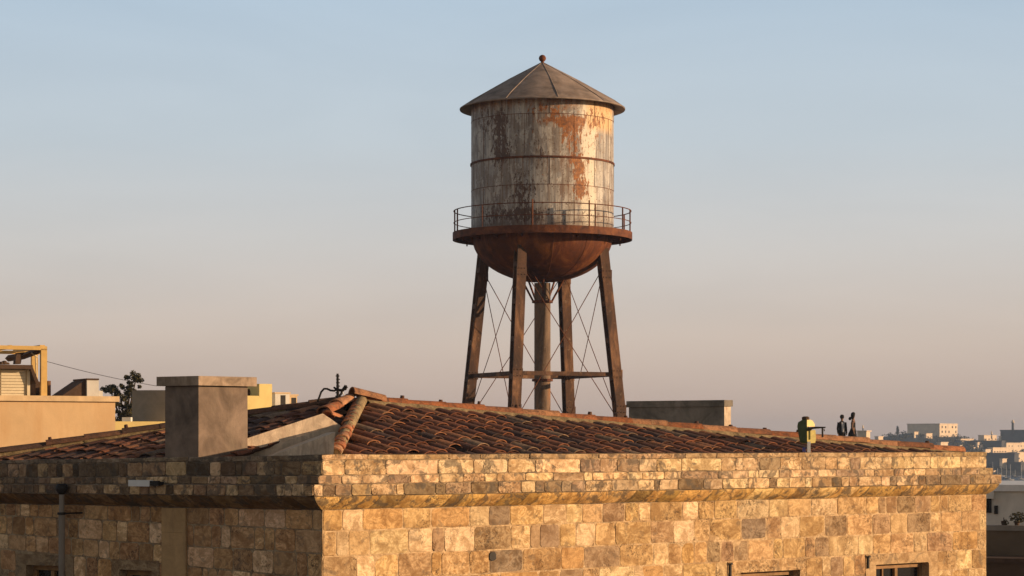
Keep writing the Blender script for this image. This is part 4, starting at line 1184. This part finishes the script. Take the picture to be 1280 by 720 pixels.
far_house('far_house', 'low pale hut on the slope below the middle of the hilltop block', 'house', 1156, 1158, 1167, 542, 545.5, 1215, M['farlit'])
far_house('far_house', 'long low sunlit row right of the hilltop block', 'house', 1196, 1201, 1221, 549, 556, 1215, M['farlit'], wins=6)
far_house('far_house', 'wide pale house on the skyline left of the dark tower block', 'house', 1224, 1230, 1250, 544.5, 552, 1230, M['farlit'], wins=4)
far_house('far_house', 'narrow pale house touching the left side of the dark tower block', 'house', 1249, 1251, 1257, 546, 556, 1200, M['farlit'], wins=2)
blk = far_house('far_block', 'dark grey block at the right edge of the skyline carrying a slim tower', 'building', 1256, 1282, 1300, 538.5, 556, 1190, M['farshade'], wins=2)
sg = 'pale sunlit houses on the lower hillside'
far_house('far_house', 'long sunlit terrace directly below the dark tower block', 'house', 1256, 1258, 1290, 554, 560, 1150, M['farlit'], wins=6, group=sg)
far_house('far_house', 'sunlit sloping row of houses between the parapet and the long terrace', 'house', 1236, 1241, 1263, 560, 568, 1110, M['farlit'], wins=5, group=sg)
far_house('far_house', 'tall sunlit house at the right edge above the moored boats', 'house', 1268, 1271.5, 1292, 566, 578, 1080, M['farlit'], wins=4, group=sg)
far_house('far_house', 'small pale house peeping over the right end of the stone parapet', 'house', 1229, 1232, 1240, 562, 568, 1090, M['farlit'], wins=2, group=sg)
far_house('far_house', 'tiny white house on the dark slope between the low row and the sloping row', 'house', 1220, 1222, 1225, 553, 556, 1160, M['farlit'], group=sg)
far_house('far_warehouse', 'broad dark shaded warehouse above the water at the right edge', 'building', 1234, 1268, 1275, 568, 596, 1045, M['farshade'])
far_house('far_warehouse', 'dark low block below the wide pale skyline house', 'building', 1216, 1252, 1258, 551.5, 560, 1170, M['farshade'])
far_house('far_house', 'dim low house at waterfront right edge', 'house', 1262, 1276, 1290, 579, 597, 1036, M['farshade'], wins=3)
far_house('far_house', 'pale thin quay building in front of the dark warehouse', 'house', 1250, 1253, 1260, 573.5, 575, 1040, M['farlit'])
for k in range(16):
    px = U(1200, 1286); y = U(554, 592) if px > 1236 else U(553, 562); wdt = U(1.5, 5); h_ = U(1.5, 3.5); Y = 1190 - (y - 553) * 4.2
    far_house('far_house', 'tiny pale house lost among the dark slopes of the far town', 'house', px - wdt * .3, px, px + wdt, y - h_, y + 1.5, Y, M['farlit'] if R() < .7 else M['farshade'], group='tiny houses scattered over the far slopes', yaw=U(38, 52))
# slim tower on dark block
def mini_tower(px, y0, y1, w, Y, name, label, cat):
    root = empty(name, at(px, y1, Y), label, cat); k = Y / FP; q = at(px, y1, Y)
    mb = MB(); mb.tube([q - Zv * 1, Vector((q.x, q.y, at(px, y0 + 4, Y).z))], [w * k, w * k * .85], 8); mb.build('shaft', M['farshade'], root)
    mb = MB(); zt_ = at(px, y0, Y).z; zs = at(px, y0 + 4, Y).z
    mb.lathe([(w * k * 1.3, zs), (w * k * 1.35, zs + (zt_ - zs) * .3), (w * k * .9, zs + (zt_ - zs) * .35), (w * k * .9, zs + (zt_ - zs) * .7), (0, zt_)], (q.x, q.y), 10); mb.build('lantern', M['farlit'], root)
mini_tower(1266, 524.5, 539, 1.7, 1195, 'lighthouse', 'slim pale lighthouse tower rising from the dark block at the right skyline', 'tower')
mini_tower(1239.5, 538.5, 546, .9, 1235, 'church_spire', 'tiny spire standing on the wide pale skyline house', 'spire')
mini_tower(1078.7, 531, 540, .8, 525, 'lamp_finial', 'small lamp on top of the white house beyond the ridge', 'lamp')
# cypress
cy = empty('cypress', at(1122, 543, 1240), 'narrow dark cypress on the left shoulder of the hill', 'tree'); q = at(1122, 543, 1240)
mb = MB(); mb.tube([q - Zv * .5, q + Zv * 1.2], .25, 6); mb.build('trunk', M['bark'], cy)
mb = MB(); leafy(mb, q + Zv * 2.2, (.75, .75, 2.4), 700, .3); mb.build('crown', M['leaf'], cy)
# bushes/wood on the hill: one mass nobody could count
mb = MB()
for _ in range(420):
    px = U(1095, 1330); t = U(.05, .5); Y = 1010 + 520 * t; zr_ = ZC + (HY - ridge_y(px)) / FP * 1250
    h = -1 + (zr_ + 1) * (min(1, t / .46) ** .8); X = (px - 640) / FP * 1250 * (Y / 1250) ** .5
    leafy(mb, Vector((X, Y, h + .5)), (U(1, 2.6), U(1, 2), U(.7, 1.6)), 40, .45)
mb.build('scrub_woodland', M['leaf'], kind='stuff', label='dark scrub and treetops covering the far hillside', cat='woodland')
# boats
for i in range(7):
    px = (1241, 1247, 1252, 1258, 1263, 1269, 1277)[i]; yb_ = (597.5, 600, 596, 599, 601, 597, 600)[i]; Y = 14 * FP / (yb_ - HY); q = at(px, yb_, Y); q.z = .15
    names = ('leftmost sailing boat at the quay, beside the stone cornice', 'second small sailing boat from the stone cornice', 'third small sailing boat from the stone cornice', 'sailing boat in the middle of the moored row', 'third sailing boat from the right edge', 'second sailing boat from the right edge', 'sailing boat nearest the right edge of the photo')
    bt = empty('sailing_boat', q, names[i], 'boat', 'moored sailing boats'); ln = 1.5; 
    mb = MB(); rows = []
    for t, wd in ((-1, .3), (-.5, .45), (0, .5), (.5, .35), (1, .03)):
        rows.append([q + Vector((t * ln, -wd, .4)), q + Vector((t * ln * .92, -wd * .6, 0)), q + Vector((t * ln * .92, wd * .6, 0)), q + Vector((t * ln, wd, .4))])
    mb.grid(rows, False, True); mb.face(rows[0]); mb.build('hull', M['farshade'] if i % 2 else M['white'], bt)
    mb = MB(); mb.tube([q + Zv * .3, q + Zv * (3.0 + U(0, 3.5))], .06, 5); mb.tube([q + Zv * 1.3, q + Zv * 1.3 + Vector((-1.2, 0, 0))], .05, 5); mb.build('mast', M['whitem'], bt)
    mb = MB(); mb.cbox(q + Vector((-.2, 0, .55)), (.9, 0, 0), (0, .5, 0), (0, 0, .3)); mb.build('cabin', M['white'], bt)

# ------------------------------------------------------------------ haze
mb = MB(); mb.hexa([(-1600, -400, -2), (1600, -400, -2), (1600, 2700, -2), (-1600, 2700, -2), (-1600, -400, 40), (1600, -400, 40), (1600, 2700, 40), (-1600, 2700, 40)])
hm = bpy.data.materials.new('haze_air'); hm.use_nodes = True; nt = hm.node_tree; nt.nodes.clear()
out = nt.nodes.new('ShaderNodeOutputMaterial'); pv = nt.nodes.new('ShaderNodeVolumePrincipled')
pv.inputs['Color'].default_value = (.52, .70, 1.0, 1); pv.inputs['Density'].default_value = .00024; pv.inputs['Anisotropy'].default_value = .2
nt.links.new(pv.outputs[0], out.inputs['Volume'])
mb.build('haze', hm, kind='stuff')

# ------------------------------------------------------------------ light
EL, AZ = 10.5, 81.0           # elevation, azimuth measured from the camera-facing direction to the right
world = bpy.data.worlds.new('World'); scene.world = world; world.use_nodes = True
nt = world.node_tree; nt.nodes.clear(); n = N(nt)
out = n.n('ShaderNodeOutputWorld'); bg = n.n('ShaderNodeBackground'); n.l(bg.outputs[0], out.inputs[0])
sky = n.n('ShaderNodeTexSky', sky_type='NISHITA'); sky.sun_disc = False
sky.sun_elevation = radians(EL); sky.sun_rotation = radians(180 - AZ)
sky.air_density = 1.0; sky.dust_density = 2.0; sky.ozone_density = 1.5
tc = n.n('ShaderNodeTexCoord'); sp = n.n('ShaderNodeSeparateXYZ'); n.l(tc.outputs['Generated'], sp.inputs[0])
def lin(r, g, b_):
    f = lambda c: ((c / 255 + .055) / 1.055) ** 2.4
    return (f(r), f(g), f(b_))
K_ = 10.0
rampn = n.ramp(sp.outputs[2], [(0.0, lin(203, 176, 160)), (.012, lin(207, 181, 166)), (.045, lin(217, 199, 186)), (.085, lin(213, 209, 206)), (.13, lin(200, 210, 218)), (.19, lin(186, 205, 222)), (.45, lin(122, 126, 134)), (1.0, lin(86, 88, 94))])
hzv = n.noise(n.mapping(tc.outputs['Generated'], (3, 3, 14)), 1.6, 4, .55, .6)
rampn = n.mix(1.0, rampn, n.ramp(hzv, [(.3, (.955, .96, .965)), (.7, (1.035, 1.03, 1.025))]), 'MULTIPLY')
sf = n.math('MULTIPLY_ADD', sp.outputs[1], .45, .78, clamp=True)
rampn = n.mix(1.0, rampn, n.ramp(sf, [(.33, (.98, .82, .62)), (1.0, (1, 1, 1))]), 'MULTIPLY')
scl = n.n('ShaderNodeVectorMath', operation='SCALE'); n.l(rampn, scl.inputs[0]); scl.inputs['Scale'].default_value = K_
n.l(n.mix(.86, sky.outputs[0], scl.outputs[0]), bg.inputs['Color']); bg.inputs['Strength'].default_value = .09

sl = bpy.data.lights.new('sun', 'SUN'); sl.energy = 5.0; sl.angle = radians(.6); sl.color = (1.0, .67, .38)
so = bpy.data.objects.new('sun', sl); col.objects.link(so)
sd = dirv(AZ) * cos(radians(EL)) + Zv * sin(radians(EL))
so.rotation_euler = sd.to_track_quat('Z', 'Y').to_euler(); so.location = (0, 0, 60)

# ------------------------------------------------------------------ camera
cam = bpy.data.cameras.new('camera'); co_ = bpy.data.objects.new('camera', cam); col.objects.link(co_)
co_.location = (0, 0, ZC); co_.rotation_euler = (radians(90), 0, 0)
cam.sensor_width = 36; cam.lens = 36 * FP / 1280; cam.shift_y = (HY - 360) / 1280; cam.clip_end = 6000; cam.clip_start = .1
scene.camera = co_
vs = scene.view_settings; vs.view_transform = 'Standard'; vs.look = 'None'; vs.exposure = .2; vs.gamma = 1; vs.use_curve_mapping = False
scene.render.resolution_x = 1024; scene.render.resolution_y = 576
